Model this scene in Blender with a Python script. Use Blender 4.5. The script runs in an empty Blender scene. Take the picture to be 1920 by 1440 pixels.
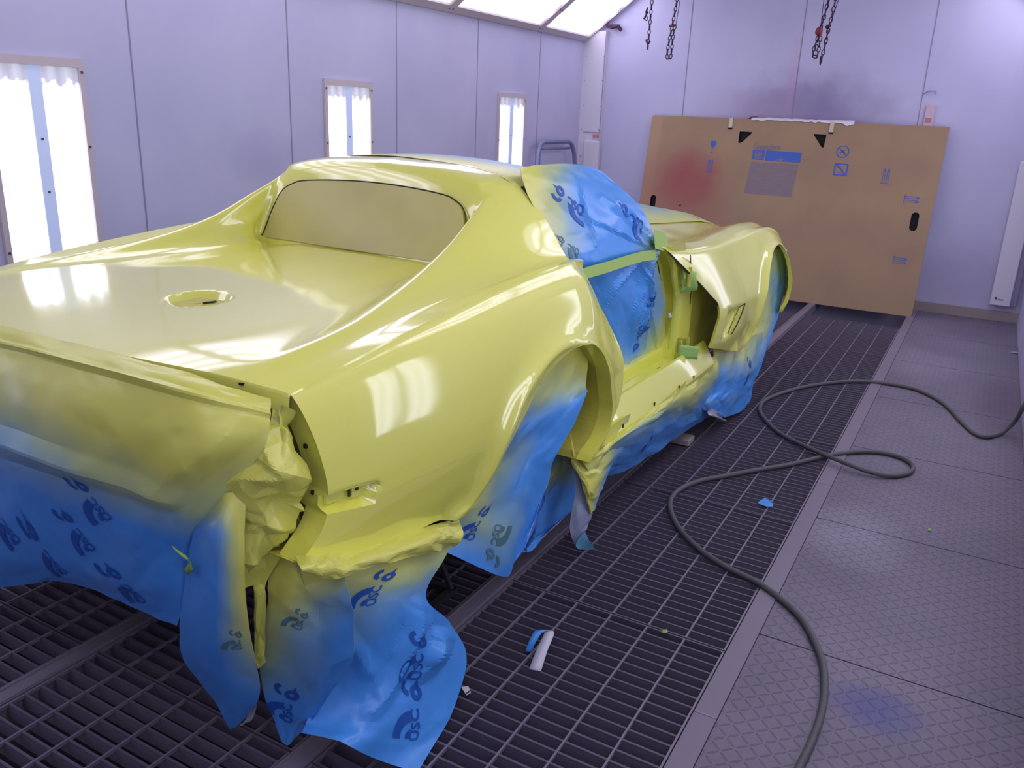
import bpy, bmesh, math, random
import numpy as np
from mathutils import Vector, Matrix, Euler
random.seed(4)
PI = math.pi
COL = bpy.context.scene.collection

# ------------------------------------------------------------------ helpers
def link(o, parent=None):
    COL.objects.link(o)
    if parent is not None: o.parent = parent
    return o
def tag(o, label=None, cat=None, group=None, kind=None):
    if label: o['label'] = label
    if cat: o['category'] = cat
    if group: o['group'] = group
    if kind: o['kind'] = kind
    return o
def empty(name, loc=(0,0,0), rz=0, rot=None):
    o = bpy.data.objects.new(name, None); o.empty_display_size = .1
    o.location = loc; o.rotation_euler = rot if rot else (0,0,rz)
    return link(o)
def mesh_obj(name, verts, faces, mats, parent=None, smooth=False, angle=None, midx=None, cols=None):
    me = bpy.data.meshes.new(name)
    me.from_pydata([tuple(v) for v in verts], [], [tuple(f) for f in faces])
    for m in (mats if isinstance(mats,(list,tuple)) else [mats]): me.materials.append(m)
    if midx is not None: me.polygons.foreach_set('material_index', midx)
    if cols is not None:
        a = me.color_attributes.new('spray','FLOAT_COLOR','POINT')
        a.data.foreach_set('color', np.array([(c,c,c,1) for c in cols],dtype=np.float32).ravel())
    if smooth:
        me.polygons.foreach_set('use_smooth',[True]*len(me.polygons))
        if angle is not None: me.set_sharp_from_angle(angle=math.radians(angle))
    me.update()
    o = bpy.data.objects.new(name, me)
    return link(o, parent)
class MB:
    def __init__(s): s.v=[]; s.f=[]; s.m=[]
    def add(s, vs, fs, m=0):
        b=len(s.v); s.v+= [tuple(v) for v in vs]; s.f+=[tuple(b+i for i in f) for f in fs]; s.m+=[m]*len(fs)
    def box(s, x0,x1,y0,y1,z0,z1,m=0):
        vs=[(x,y,z) for x in (x0,x1) for y in (y0,y1) for z in (z0,z1)]
        s.add(vs,[(0,1,3,2),(4,6,7,5),(0,4,5,1),(2,3,7,6),(0,2,6,4),(1,5,7,3)],m)
    def obox(s, c, ax, ay, az, m=0):   # centre and three half axes
        c,ax,ay,az=map(np.array,(c,ax,ay,az))
        vs=[c+i*ax+j*ay+k*az for i in(-1,1) for j in(-1,1) for k in(-1,1)]
        s.add(vs,[(0,1,3,2),(4,6,7,5),(0,4,5,1),(2,3,7,6),(0,2,6,4),(1,5,7,3)],m)
    def tube(s, pts, r, n=10, closed=False, m=0, cap=True):
        pts=[np.array(p,float) for p in pts]; N=len(pts); rs=r if hasattr(r,'__len__') else [r]*N
        up=np.array([0,0,1.]); rings=[]; prev=None
        for i,p in enumerate(pts):
            a=pts[(i-1)%N] if (closed or i>0) else p; b=pts[(i+1)%N] if (closed or i<N-1) else p
            t=b-a; t/=np.linalg.norm(t)+1e-12
            if prev is None:
                u=np.cross(t,up); 
                if np.linalg.norm(u)<1e-3: u=np.cross(t,[1,0,0])
            else: u=prev-t*(prev@t)
            u/=np.linalg.norm(u)+1e-12; prev=u; w=np.cross(t,u)
            rings.append([p+rs[i]*(math.cos(2*PI*k/n)*u+math.sin(2*PI*k/n)*w) for k in range(n)])
        vs=[v for R in rings for v in R]; fs=[]
        M=N if closed else N-1
        for i in range(M):
            for k in range(n):
                a=i*n+k; b=i*n+(k+1)%n; c=((i+1)%N)*n+(k+1)%n; d=((i+1)%N)*n+k
                fs.append((a,b,c,d))
        if cap and not closed: fs.append(tuple(range(n))[::-1]); fs.append(tuple((N-1)*n+k for k in range(n)))
        s.add(vs,fs,m)
    def grid(s, G, m=0, flip=False):
        R=len(G); Cn=len(G[0]); vs=[p for r in G for p in r]; fs=[]
        for i in range(R-1):
            for j in range(Cn-1):
                q=(i*Cn+j,i*Cn+j+1,(i+1)*Cn+j+1,(i+1)*Cn+j); fs.append(q[::-1] if flip else q)
        s.add(vs,fs,m)
    def poly(s, pts, th=0, n=(0,0,1), m=0):
        k=len(pts)
        if not th: s.add(pts,[tuple(range(k))],m); return
        n=np.array(n)*th; top=[np.array(p)+n for p in pts]
        s.add(list(pts)+top,[tuple(range(k))[::-1],tuple(range(k,2*k))]+[(i,(i+1)%k,k+(i+1)%k,k+i) for i in range(k)],m)
    def build(s,name,mats,parent=None,smooth=False,angle=None):
        return mesh_obj(name,s.v,s.f,mats,parent,smooth,angle,s.m)
def catmull(P, n):
    P=[np.array(p,float) for p in P]; out=[]
    for i in range(len(P)-1):
        p0=P[i-1] if i>0 else 2*P[0]-P[1]; p1=P[i]; p2=P[i+1]; p3=P[i+2] if i+2<len(P) else 2*P[-1]-P[-2]
        for k in range(n):
            t=k/n; out.append(.5*((2*p1)+(-p0+p2)*t+(2*p0-5*p1+4*p2-p3)*t*t+(-p0+3*p1-3*p2+p3)*t**3))
    out.append(P[-1]); return out
def cr(P, t):     # catmull-rom point at t in 0..len-1 over array P[k,...]
    n=len(P); i=min(int(math.floor(t)),n-2); i=max(i,0); t-=i
    p1=P[i]; p2=P[i+1]; p0=P[i-1] if i>0 else 2*P[0]-P[1]; p3=P[i+2] if i+2<n else 2*P[n-1]-P[n-2]
    return .5*((2*p1)+(-p0+p2)*t+(2*p0-5*p1+4*p2-p3)*t*t+(-p0+3*p1-3*p2+p3)*t**3)
def pchip(X, Y, x):
    X=np.array(X,float); Y=np.array(Y,float); h=np.diff(X)
    d=(np.diff(Y,axis=0).T/h).T; m=np.zeros_like(Y)
    for i in range(1,len(X)-1):
        a,b=d[i-1],d[i]; w1=2*h[i]+h[i-1]; w2=h[i]+2*h[i-1]
        with np.errstate(divide='ignore',invalid='ignore'):
            mm=(w1+w2)/(w1/a+w2/b)
        m[i]=np.where(a*b>0,mm,0)
    m[0]=d[0]; m[-1]=d[-1]
    x=np.clip(x,X[0],X[-1]); i=int(np.clip(np.searchsorted(X,x)-1,0,len(X)-2)); t=(x-X[i])/h[i]
    return (Y[i]*(2*t**3-3*t**2+1)+m[i]*h[i]*(t**3-2*t**2+t)+Y[i+1]*(-2*t**3+3*t**2)+m[i+1]*h[i]*(t**3-t**2))
def arclen(P,n,w=None):  # resample polyline to n points
    P=np.array(P,float); d=np.r_[0,np.cumsum(np.linalg.norm(np.diff(P,axis=0),axis=1))]
    s=np.linspace(0,d[-1],n); return np.array([[np.interp(q,d,P[:,k]) for k in range(P.shape[1])] for q in s])

# ------------------------------------------------------------------ materials
def mat(name, col, rough=.5, metal=0, spec=.5, coat=0, coat_r=.03, ior=1.5):
    m=bpy.data.materials.new(name); m.use_nodes=True; b=m.node_tree.nodes['Principled BSDF']
    b.inputs['Base Color'].default_value=(*col,1); b.inputs['Roughness'].default_value=rough
    b.inputs['Metallic'].default_value=metal; b.inputs['Specular IOR Level'].default_value=spec
    b.inputs['IOR'].default_value=ior
    b.inputs['Coat Weight'].default_value=coat; b.inputs['Coat Roughness'].default_value=coat_r
    return m
class NT:
    def __init__(s,m): s.t=m.node_tree; s.b=s.t.nodes['Principled BSDF']
    def n(s,typ,**k):
        nd=s.t.nodes.new(typ)
        for a,b in k.items(): setattr(nd,a,b)
        return nd
    def l(s,a,b): s.t.links.new(a,b)
    def math(s,op,a,b=None,c=None,clamp=False):
        nd=s.n('ShaderNodeMath',operation=op); nd.use_clamp=clamp
        for i,v in enumerate((a,b,c)):
            if v is None: continue
            if isinstance(v,(int,float)): nd.inputs[i].default_value=v
            else: s.l(v,nd.inputs[i])
        return nd.outputs[0]
    def coords(s): 
        return s.n('ShaderNodeTexCoord').outputs['Object']
    def xyz(s,v=None):
        nd=s.n('ShaderNodeSeparateXYZ'); s.l(v or s.n('ShaderNodeNewGeometry').outputs['Position'],nd.inputs[0]); return nd.outputs
    def noise(s,scale,detail=3,v=None,rough=.5):
        nd=s.n('ShaderNodeTexNoise'); nd.inputs['Scale'].default_value=scale; nd.inputs['Detail'].default_value=detail; nd.inputs['Roughness'].default_value=rough
        s.l(v if v is not None else s.n('ShaderNodeNewGeometry').outputs['Position'],nd.inputs['Vector']); return nd.outputs[0]
    def mix(s,f,a,b):
        nd=s.n('ShaderNodeMix',data_type='RGBA')
        for i,v in ((0,f),(6,a),(7,b)):
            if isinstance(v,(int,float)): nd.inputs[i].default_value=v
            elif isinstance(v,tuple): nd.inputs[i].default_value=(*v,1)
            else: s.l(v,nd.inputs[i])
        return nd.outputs[2]
    def ramp(s,f,a,b,lo=0,hi=1):
        nd=s.n('ShaderNodeMapRange',clamp=True); s.l(f,nd.inputs[0])
        for i,v in ((1,a),(2,b),(3,lo),(4,hi)): nd.inputs[i].default_value=v
        return nd.outputs[0]
    def bump(s,h,dist=.002,strength=1):
        nd=s.n('ShaderNodeBump'); nd.inputs['Distance'].default_value=dist; nd.inputs['Strength'].default_value=strength
        s.l(h,nd.inputs['Height']); s.l(nd.outputs[0],s.b.inputs['Normal'])

YEL=(.87,.89,.12)
M_paint=mat('yellow_gloss_paint',YEL,.32,0,.5,1.0,.08,1.5); M_paint.node_tree.nodes['Principled BSDF'].inputs['Coat IOR'].default_value=1.9
M_paintdull=mat('yellow_primer_overspray',(.60,.58,.07),.55)
t=NT(M_paintdull); n=t.noise(9,3); t.l(t.mix(t.ramp(n,.35,.7),(.62,.60,.07),(.46,.44,.07)),t.b.inputs['Base Color'])
M_windowcover=mat('dull_sprayed_window_cover',(.60,.55,.16),.34,0,.5)
t=NT(M_windowcover); n=t.noise(3,3); t.l(t.mix(t.ramp(n,.3,.7),(.62,.57,.16),(.50,.46,.15)),t.b.inputs['Base Color'])
M_gap=mat('dark_gap',(.03,.03,.015),.8)
M_hole=mat('black_hole',(.008,.008,.01),.9)
def paper(name, blue, yel=(.72,.73,.13)):
    m=mat(name,blue,.30,0,.5); t=NT(m)
    a=t.n('ShaderNodeAttribute',attribute_name='spray'); n=t.noise(7,4); f=t.math('ADD',a.outputs['Fac'],t.math('MULTIPLY',t.math('SUBTRACT',n,.5),.35))
    n2=t.noise(30,2)
    bl=t.mix(n2,tuple(c*.9 for c in blue),tuple(min(1,c*1.12) for c in blue))
    mid=t.mix(t.ramp(f,.08,.5),bl,(.34,.50,.33)); full=t.mix(t.ramp(f,.4,.85),mid,yel)
    t.l(full,t.b.inputs['Base Color']); return m
M_paper=paper('blue_masking_paper',(.075,.33,.80))
M_paperback=mat('white_paper_back',(.62,.62,.66),.6)
M_print=mat('dark_blue_print',(.015,.10,.42),.5)
M_printgreen=mat('overspray_dimmed_print',(.10,.22,.26),.5)
M_tape=mat('green_masking_tape',(.42,.62,.14),.55)
M_tapegreen=mat('green_tape_flag',(.34,.60,.14),.5)

M_wall=mat('white_enamel_wall_panel',(.72,.70,.76),.38,0,.4)
t=NT(M_wall); X=t.xyz()
n=t.noise(1.6,4); n2=t.noise(60,2)
base=t.mix(t.ramp(n,.3,.75),(.60,.59,.77),(.52,.51,.70))
# grime and overspray left on the back wall panel behind the cardboard, and on the left wall
def blob(t,X,cx,cy,cz,rx,ry,rz,nz):
    dx=t.math('DIVIDE',t.math('SUBTRACT',X[0],cx),rx); dy=t.math('DIVIDE',t.math('SUBTRACT',X[1],cy),ry); dz=t.math('DIVIDE',t.math('SUBTRACT',X[2],cz),rz)
    r=t.math('ADD',t.math('ADD',t.math('MULTIPLY',dx,dx),t.math('MULTIPLY',dy,dy)),t.math('MULTIPLY',dz,dz))
    r=t.math('ADD',r,t.math('MULTIPLY',t.math('SUBTRACT',nz,.5),.9))
    return t.ramp(r,0,1,1,0)
nz=t.noise(5,4)
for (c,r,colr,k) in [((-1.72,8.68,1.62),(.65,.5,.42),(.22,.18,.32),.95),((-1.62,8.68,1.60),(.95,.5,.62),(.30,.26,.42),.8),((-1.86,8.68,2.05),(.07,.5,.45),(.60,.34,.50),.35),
                     ((-4.04,4.0,1.30),(.5,.30,.22),(.42,.38,.60),.5),((-4.04,6.5,1.35),(.5,.25,.28),(.45,.42,.60),.35),((-.05,8.68,.35),(.50,.5,.40),(.40,.34,.52),.5),((-2.2,8.68,1.75),(.6,.5,.25),(.48,.38,.52),.45),
                     ((.40,6.2,.02),(.5,1.8,.25),(.35,.30,.42),.5)]:
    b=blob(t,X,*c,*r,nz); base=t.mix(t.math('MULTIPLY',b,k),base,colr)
t.l(base,t.b.inputs['Base Color'])
M_seam=mat('panel_seam',(.30,.27,.38),.7)
M_frame=mat('beige_light_frame',(.62,.54,.55),.5)
M_screw=mat('screw_head',(.10,.08,.10),.5,.5)
M_ceil=mat('ceiling_filter',(.78,.76,.80),.9)
def emis(name,col,strength,pattern=None,cam=None):
    m=mat(name,(.8,.8,.85),.5); t=NT(m); t.b.inputs['Emission Color'].default_value=(*col,1); t.b.inputs['Emission Strength'].default_value=strength
    return m,t
def tube_emission(name, axis, centres, width, col, lo, hi, topz=None):
    """film over fluorescent tubes: brighter over each tube"""
    m,t=emis(name,col,lo); X=t.xyz(t.coords())
    tot=None
    for c in centres:
        d=t.math('ABSOLUTE',t.math('SUBTRACT',X[axis],c)); v=t.ramp(d,0,width,1,0); tot=v if tot is None else t.math('MAXIMUM',tot,v)
    s=t.math('ADD',t.math('MULTIPLY',tot,hi-lo),lo)
    if topz is not None:
        nn=t.noise(26,2,t.coords()); e=t.math('ADD',X[2],t.math('MULTIPLY',t.math('SUBTRACT',nn,.5),.10)); s=t.math('MULTIPLY',s,t.ramp(e,topz-.10,topz-.055,1,.07))
    t.l(s,t.b.inputs['Emission Strength']); return m
M_checker=mat('grey_tread_plate',(.24,.21,.27),.55,.2,.5)
def tread(m, colr, colr2, stain):
    t=NT(m); X=t.xyz(); p=.032
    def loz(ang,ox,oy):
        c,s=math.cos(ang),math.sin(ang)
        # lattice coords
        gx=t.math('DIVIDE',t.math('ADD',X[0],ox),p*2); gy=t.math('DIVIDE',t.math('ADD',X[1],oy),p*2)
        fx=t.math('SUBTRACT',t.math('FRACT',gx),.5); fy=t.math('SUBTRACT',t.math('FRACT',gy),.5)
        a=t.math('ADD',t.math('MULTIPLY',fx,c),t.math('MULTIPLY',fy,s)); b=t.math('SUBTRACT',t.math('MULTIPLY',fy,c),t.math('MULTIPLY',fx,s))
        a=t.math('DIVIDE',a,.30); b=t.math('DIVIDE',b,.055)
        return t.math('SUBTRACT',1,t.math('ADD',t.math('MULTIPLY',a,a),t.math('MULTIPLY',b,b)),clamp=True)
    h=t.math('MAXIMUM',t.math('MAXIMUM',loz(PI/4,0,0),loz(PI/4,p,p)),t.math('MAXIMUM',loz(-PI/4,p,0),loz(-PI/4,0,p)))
    n=t.noise(2.2,5); n2=t.noise(55,3); bs=t.mix(t.ramp(n,.3,.7),colr,colr2); bs=t.mix(t.math('MULTIPLY',t.ramp(n2,.45,.8),.35),bs,(.15,.13,.18))
    nz=t.noise(6,4)
    for c,r,cc,k in stain: bs=t.mix(t.math('MULTIPLY',blob(t,X,*c,*r,nz),k),bs,cc)
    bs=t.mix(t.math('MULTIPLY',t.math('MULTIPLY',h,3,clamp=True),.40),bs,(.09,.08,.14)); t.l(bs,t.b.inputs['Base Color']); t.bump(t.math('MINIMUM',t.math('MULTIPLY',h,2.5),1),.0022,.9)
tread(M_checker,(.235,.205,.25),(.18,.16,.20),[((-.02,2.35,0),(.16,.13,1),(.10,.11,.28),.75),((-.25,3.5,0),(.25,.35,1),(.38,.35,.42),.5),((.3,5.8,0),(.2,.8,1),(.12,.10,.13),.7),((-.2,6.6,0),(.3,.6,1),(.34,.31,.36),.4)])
M_strip=mat('floor_frame_steel',(.26,.225,.28),.5,.3)
M_grate=mat('grey_grating_steel',(.145,.13,.175),.55,.35)
t=NT(M_grate); n=t.noise(3,4); n2=t.noise(80,2); t.l(t.mix(t.ramp(n,.3,.7),(.16,.14,.19),t.mix(n2,(.12,.105,.15),(.19,.16,.20))),t.b.inputs['Base Color'])
M_rod=mat('worn_cross_rod',(.30,.27,.32),.45,.5)
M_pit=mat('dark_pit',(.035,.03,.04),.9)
M_card=mat('brown_corrugated_cardboard',(.43,.27,.15),.75,0,.2)
t=NT(M_card); X=t.xyz(t.coords()); n=t.noise(2.5,4); nz=t.noise(5,3)
b=t.mix(t.ramp(n,.3,.7),(.42,.29,.165),(.36,.245,.15)); b=t.mix(t.math('MULTIPLY',t.ramp(t.xyz(t.coords())[0],.10,.14,1,0),.5),b,(.50,.33,.20))
for c,r,k in [((.50,0,1.08),(.36,.3,.32),.75),((.42,0,.90),(.62,.3,.62),.5)]: b=t.mix(t.math('MULTIPLY',blob(t,X,*c,*r,nz),k),b,(.36,.10,.10))
t.l(b,t.b.inputs['Base Color'])
M_cardblue=mat('blue_carton_print',(.06,.14,.50),.7)
M_cardgrey=mat('grey_blue_carton_print',(.25,.20,.23),.7)
M_hose=mat('grey_rubber_hose',(.11,.105,.105),.55)
M_white=mat('white_painted_metal',(.75,.72,.78),.45)
M_chain=mat('rusty_dark_chain',(.06,.03,.06),.6,.4)
M_red=mat('dark_red_wrap',(.22,.02,.03),.6)
M_tubeframe=mat('blue_grey_tube',(.22,.24,.40),.5,.2)
M_base=mat('beige_kick_strip',(.34,.29,.27),.6)
M_stand=mat('grey_stand_steel',(.05,.05,.06),.5,.4)
M_plastic=mat('thin_white_plastic',(.8,.78,.8),.4)
M_pink=mat('faded_pink_label',(.66,.48,.54),.7)
M_redfade=mat('faded_red_print',(.50,.22,.24),.7)
"""
"""
# ------------------------------------------------------------------ camera
cam=bpy.data.cameras.new('camera'); cam.lens=1570/1920*36; cam.sensor_width=36; cam.clip_start=.02; cam.clip_end=100
co=link(bpy.data.objects.new('camera',cam)); yw,pt,rl=-.50213,-.314633,.040967
sy,cy,sp,cp=math.sin(yw),math.cos(yw),math.sin(pt),math.cos(pt)
fwd=Vector((sy*cp,cy*cp,sp)); right=Vector((cy,-sy,0)); up=right.cross(fwd)
R2=math.cos(rl)*right+math.sin(rl)*up; U2=-math.sin(rl)*right+math.cos(rl)*up
mw=Matrix((R2,U2,-fwd)).transposed().to_4x4(); mw.translation=(0,0,1.64); co.matrix_world=mw
bpy.context.scene.camera=co

# ------------------------------------------------------------------ room
XL,XR,YB,YF,ZW,ZC=-4.04,.40,8.68,-2.6,2.39,3.0
def wall(name,axis,pos,a0,a1,z0,z1,outer,seams):
    m=MB()
    if axis=='x': m.box(min(pos,outer),max(pos,outer),a0,a1,z0,z1)
    else: m.box(a0,a1,min(pos,outer),max(pos,outer),z0,z1)
    sgn=1 if outer<pos else -1
    for s_ in seams:
        if axis=='x': m.box(pos-.001,pos+.0025 if sgn>0 else pos-.0025,s_-.004,s_+.004,.1,z1-.02,1)
        else: m.box(s_-.004,s_+.004,pos-.0025,pos+.001,.1,z1-.02,1)
    return tag(m.build(name,[M_wall,M_seam]),kind='structure')
wall('wall_left','x',XL,YF,YB,-.6,ZC+.3,XL-.12,[y for y in (-1.46,-.3,.83,1.96,3.09,4.24,5.37,6.51,7.65)])
wall('wall_back','y',YB,XL-.12,XR+.12,-.6,ZC+.3,YB+.12,[-2.91,-1.82,-.71])
wall('wall_right','x',XR,YF,YB,-.6,ZC+.3,XR+.12,[])
m=MB(); m.box(XL-.12,XR+.12,YF-.12,YF,-.6,ZC+.3); tag(m.build('wall_front',M_wall),kind='structure')
m=MB(); m.box(XL,XR,YF,YB,ZC,ZC+.1); tag(m.build('ceiling',M_ceil),kind='structure')
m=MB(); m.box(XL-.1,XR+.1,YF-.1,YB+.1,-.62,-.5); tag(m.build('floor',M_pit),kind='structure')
m=MB()
m.box(XL,XR,YB-.03,YB,.0,.09); tag(m.build('baseboard_back',M_base),kind='structure')
m=MB(); m.box(XL,XL+.012,YF,YB-.03,.0,.10); tag(m.build('baseboard_left',M_base),kind='structure')
# corner column cover with rivets
m=MB(); m.box(XL,-3.79,YB-.05,YB,0,2.47); m.box(-3.797,-3.790,YB-.054,YB-.05,0,2.47,1)
for z in (.3,.75,1.2,1.48,1.72,1.98,2.22): 
    m.box(-3.805,-3.795,YB-.056,YB-.05,z,z+.01,1); m.box(-4.01,-4.0,YB-.056,YB-.05,z,z+.01,1)
tag(m.build('trim_1',[M_white,M_seam]),kind='structure')
# side floor frames between the rows of grating
SX=[-3.09,-2.187,-1.312]
for i,x in enumerate(SX):
    m=MB(); m.box(x-.032,x+.032,YF,YB-.03,-.07,.004); m.box(x-.028,x-.022,YF,YB-.03,.004,.007,0); m.box(x+.022,x+.028,YF,YB-.03,.004,.007,0)
    tag(m.build('trim_%d'%(i+2),M_strip),kind='structure')
m=MB(); m.box(-.478,-.412,YF,YB-.03,-.07,.004); 
for y in (.33,2.05,3.95,5.9,7.6): m.box(-.476,-.414,y,y+.006,.004,.0055,1)
tag(m.build('trim_5',[M_strip,M_seam]),kind='structure')
# ------------------------------------------------------------------ checker plates, one thing per plate
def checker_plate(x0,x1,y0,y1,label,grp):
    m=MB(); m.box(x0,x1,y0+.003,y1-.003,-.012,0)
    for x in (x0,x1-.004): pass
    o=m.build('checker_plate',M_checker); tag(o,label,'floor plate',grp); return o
pl=[-2.6,-1.49,-.48,.53,1.54,2.55,3.57,4.58,5.59,6.62,7.65,8.645]
for i in range(len(pl)-1):
    if pl[i+1]<1.6: lab='grey steel tread plate on the walkway behind the viewpoint'
    else:
        k=['nearest steel tread plate, with the bluish stain, under the lowest sweep of the hose','plain steel tread plate just beyond the one with the bluish stain','steel tread plate under the small hose loop, with a tiny green scrap','steel tread plate where the hose dips before the right wall','steel tread plate crossed by the far arc of the hose','steel tread plate second from the back wall','steel tread plate touching the back wall beside the cardboard']
        lab=k[min(i-4,6)]
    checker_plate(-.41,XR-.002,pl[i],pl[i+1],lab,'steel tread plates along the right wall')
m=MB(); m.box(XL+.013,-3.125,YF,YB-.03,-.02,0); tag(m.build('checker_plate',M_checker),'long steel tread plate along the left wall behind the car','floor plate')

# ------------------------------------------------------------------ gratings
def grate_mesh(x0,x1,L):
    m=MB(); w=x1-x0
    m.box(0,w,0,.006,-.045,0); m.box(0,w,L-.006,L,-.045,0)
    nb=23
    for i in range(1,nb):
        y=L*i/nb
        # slightly bulbed flat bar
        c=(w/2,y,-.020); m.obox(c,(w/2,0,0),(0,.0022,-.0010),(0,.0038,.0185)); m.box(0,w,y+.0005,y+.0085,-.0055,-.001)
    for k in range(0,7):
        x=.004+(w-.008)*k/6.0
        m.box(x-.003,x+.003,0,L,-.010,0.0005,1)
    return m
rows=[(-2.151,-1.348,'middle'),(-1.276,-.482,'right'),(-3.054,-2.223,'left')]
txt={'right':'grey steel floor grate in the row beside the tread plates','middle':'grey steel floor grate in the middle row under the car','left':'grey steel floor grate in the row on the far side of the car'}
for x0,x1,nm in rows:
    proto=None; y=-.817
    for k in range(9):
        L=1.064
        if y+L>YB-.04: break
        if proto is None: proto=grate_mesh(x0,x1,L).build('floor_grate',[M_grate,M_rod]); o=proto
        else: o=link(proto.copy())
        o.location=(x0,y,0); tag(o,txt[nm],'floor grate','%s row of floor grates'%nm); y+=1.07

# ------------------------------------------------------------------ wall lights
WZ0,WZ1=.42,1.80
LCOL=(.90,.92,1.0)
M_film=tube_emission('lit_wall_light_film',1,[-.165,-.085,.085,.165],.035,(.78,.80,1.0),3.2,8,WZ1-WZ0-.05)
M_mull=mat('translucent_mullion',(.55,.62,.80),.4); M_mull.node_tree.nodes['Principled BSDF'].inputs['Emission Color'].default_value=(.5,.62,.95,1); M_mull.node_tree.nodes['Principled BSDF'].inputs['Emission Strength'].default_value=.45
def wall_light(x,yc,side,label):
    e=empty('wall_light',(x,yc,WZ0)); tag(e,label,'wall light','tall wall lights')
    s=1 if side=='left' else -1; H=WZ1-WZ0; w=.255; d=.018
    def bx(m,x0,x1,*a,mi=0): m.box(min(s*x0,s*x1),max(s*x0,s*x1),*a,mi)
    m=MB(); bx(m,.001,d,-w,-w+.028,0,H); bx(m,.001,d,w-.028,w,0,H); bx(m,.001,d,-w+.028,w-.028,H-.04,H); bx(m,.001,d,-w+.028,w-.028,0,.03)
    for yy in (-w+.014,w-.014):
        for z in (.05,H*.35,H*.7,H-.06): bx(m,d,d+.003,yy-.006,yy+.006,z-.006,z+.006,mi=1)
    m.build('frame',[M_frame,M_screw],e)
    for yy0,yy1 in ((-w+.028,-.032),(.032,w-.028)):
        m=MB(); G=[]; n=24
        for i in range(13):
            z=.03+(H-.07)*i/12; G.append([(s*(.006+.003*math.sin(k*1.7)*(.3+.7*(i/12)**3)),yy0+(yy1-yy0)*k/n,z) for k in range(n+1)])
        m.grid(G); m.build('diffuser_film',M_film,e,True)
    m=MB(); bx(m,.001,.010,-.032,.032,.03,H-.04)
    for z in (.4,.75,1.0): bx(m,.010,.0125,-.006,.006,z,z+.01,mi=1)
    m.build('centre_strip',[M_mull,M_screw],e); return e
for yc,lab in ((2.545,'wall light at the left edge of the photo, the largest, with two white film panels'),(4.81,'wall light above the middle of the car roof, second of three on the left wall'),(7.12,'smallest wall light, nearest the corner column, above the roof front')):
    wall_light(XL,yc,'left',lab)
wall_light(XL,.28,'left','wall light outside the left edge of the photo')
for yc in (.35,2.75,5.0,7.25): wall_light(XR,yc,'right','wall light on the near right wall, outside the photo')

# ------------------------------------------------------------------ slanted ceiling lights
def slant_light(side,y0,y1,label):
    s=1 if side=='left' else -1; x=XL if side=='left' else XR
    L=math.hypot(.86,.61); e=empty('ceiling_light',(x,0,ZW)); tag(e,label,'ceiling light','slanted ceiling lights')
    ax=np.array([s*.80,0,.61]); ax/=np.linalg.norm(ax); nx=np.array([s*ax[2],0,-s*ax[0]*1.0]); 
    if nx[2]>0: nx=-nx
    L=1.0
    def q(m,a0,a1,b0,b1,t0,t1,mi=0):
        c=ax*(a0+a1)/2+np.array([0,(b0+b1)/2,0])+nx*(t0+t1)/2
        m.obox(c,ax*(a1-a0)/2,(0,(b1-b0)/2,0),nx*(t1-t0)/2,mi)
    m=MB(); q(m,0,.07,y0,y1,0,.03); q(m,L-.06,L,y0,y1,0,.03); q(m,.07,L-.06,y0,y0+.05,0,.03); q(m,.07,L-.06,y1-.05,y1,0,.03)
    for bb in (y0+.025,y1-.025):
        for a in (.04,.3,.6,.9): q(m,a-.006,a+.006,bb-.006,bb+.006,.03,.033,1)
    m.build('frame',[M_frame,M_screw],e)
    m=MB(); G=[]
    for i in range(9):
        a=.07+(L-.13)*i/8; G.append([tuple(ax*a+np.array([0,y0+.05+(y1-y0-.10)*k/12,0])+nx*(.010+.002*math.sin(k*2.1+i))) for k in range(13)])
    m.grid(G); m.build('diffuser_film',M_slant[side],e,True)
M_slant={}
for side,s in (('left',1),('right',-1)):
    cs=[s*.80/math.hypot(.80,.61)*a for a in (.22,.40,.58,.76)]
    M_slant[side]=tube_emission('lit_ceiling_film_'+side,0,cs,.045,(.82,.77,1.0),2.2,9)
ys=[-1.31,.155,1.62,3.085,4.55,6.02,7.55,8.66]
for i in range(len(ys)-1):
    lab={4:'slanted ceiling light third from the back corner',5:'slanted ceiling light cut by the top edge of the photo, above the roof',6:'short slanted ceiling light at the back corner column'}.get(i,'slanted ceiling light on the left side, above the photo frame')
    slant_light('left',ys[i],ys[i+1],lab)
    slant_light('right',ys[i],ys[i+1],'slanted ceiling light along the right wall, above the photo frame')
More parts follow.
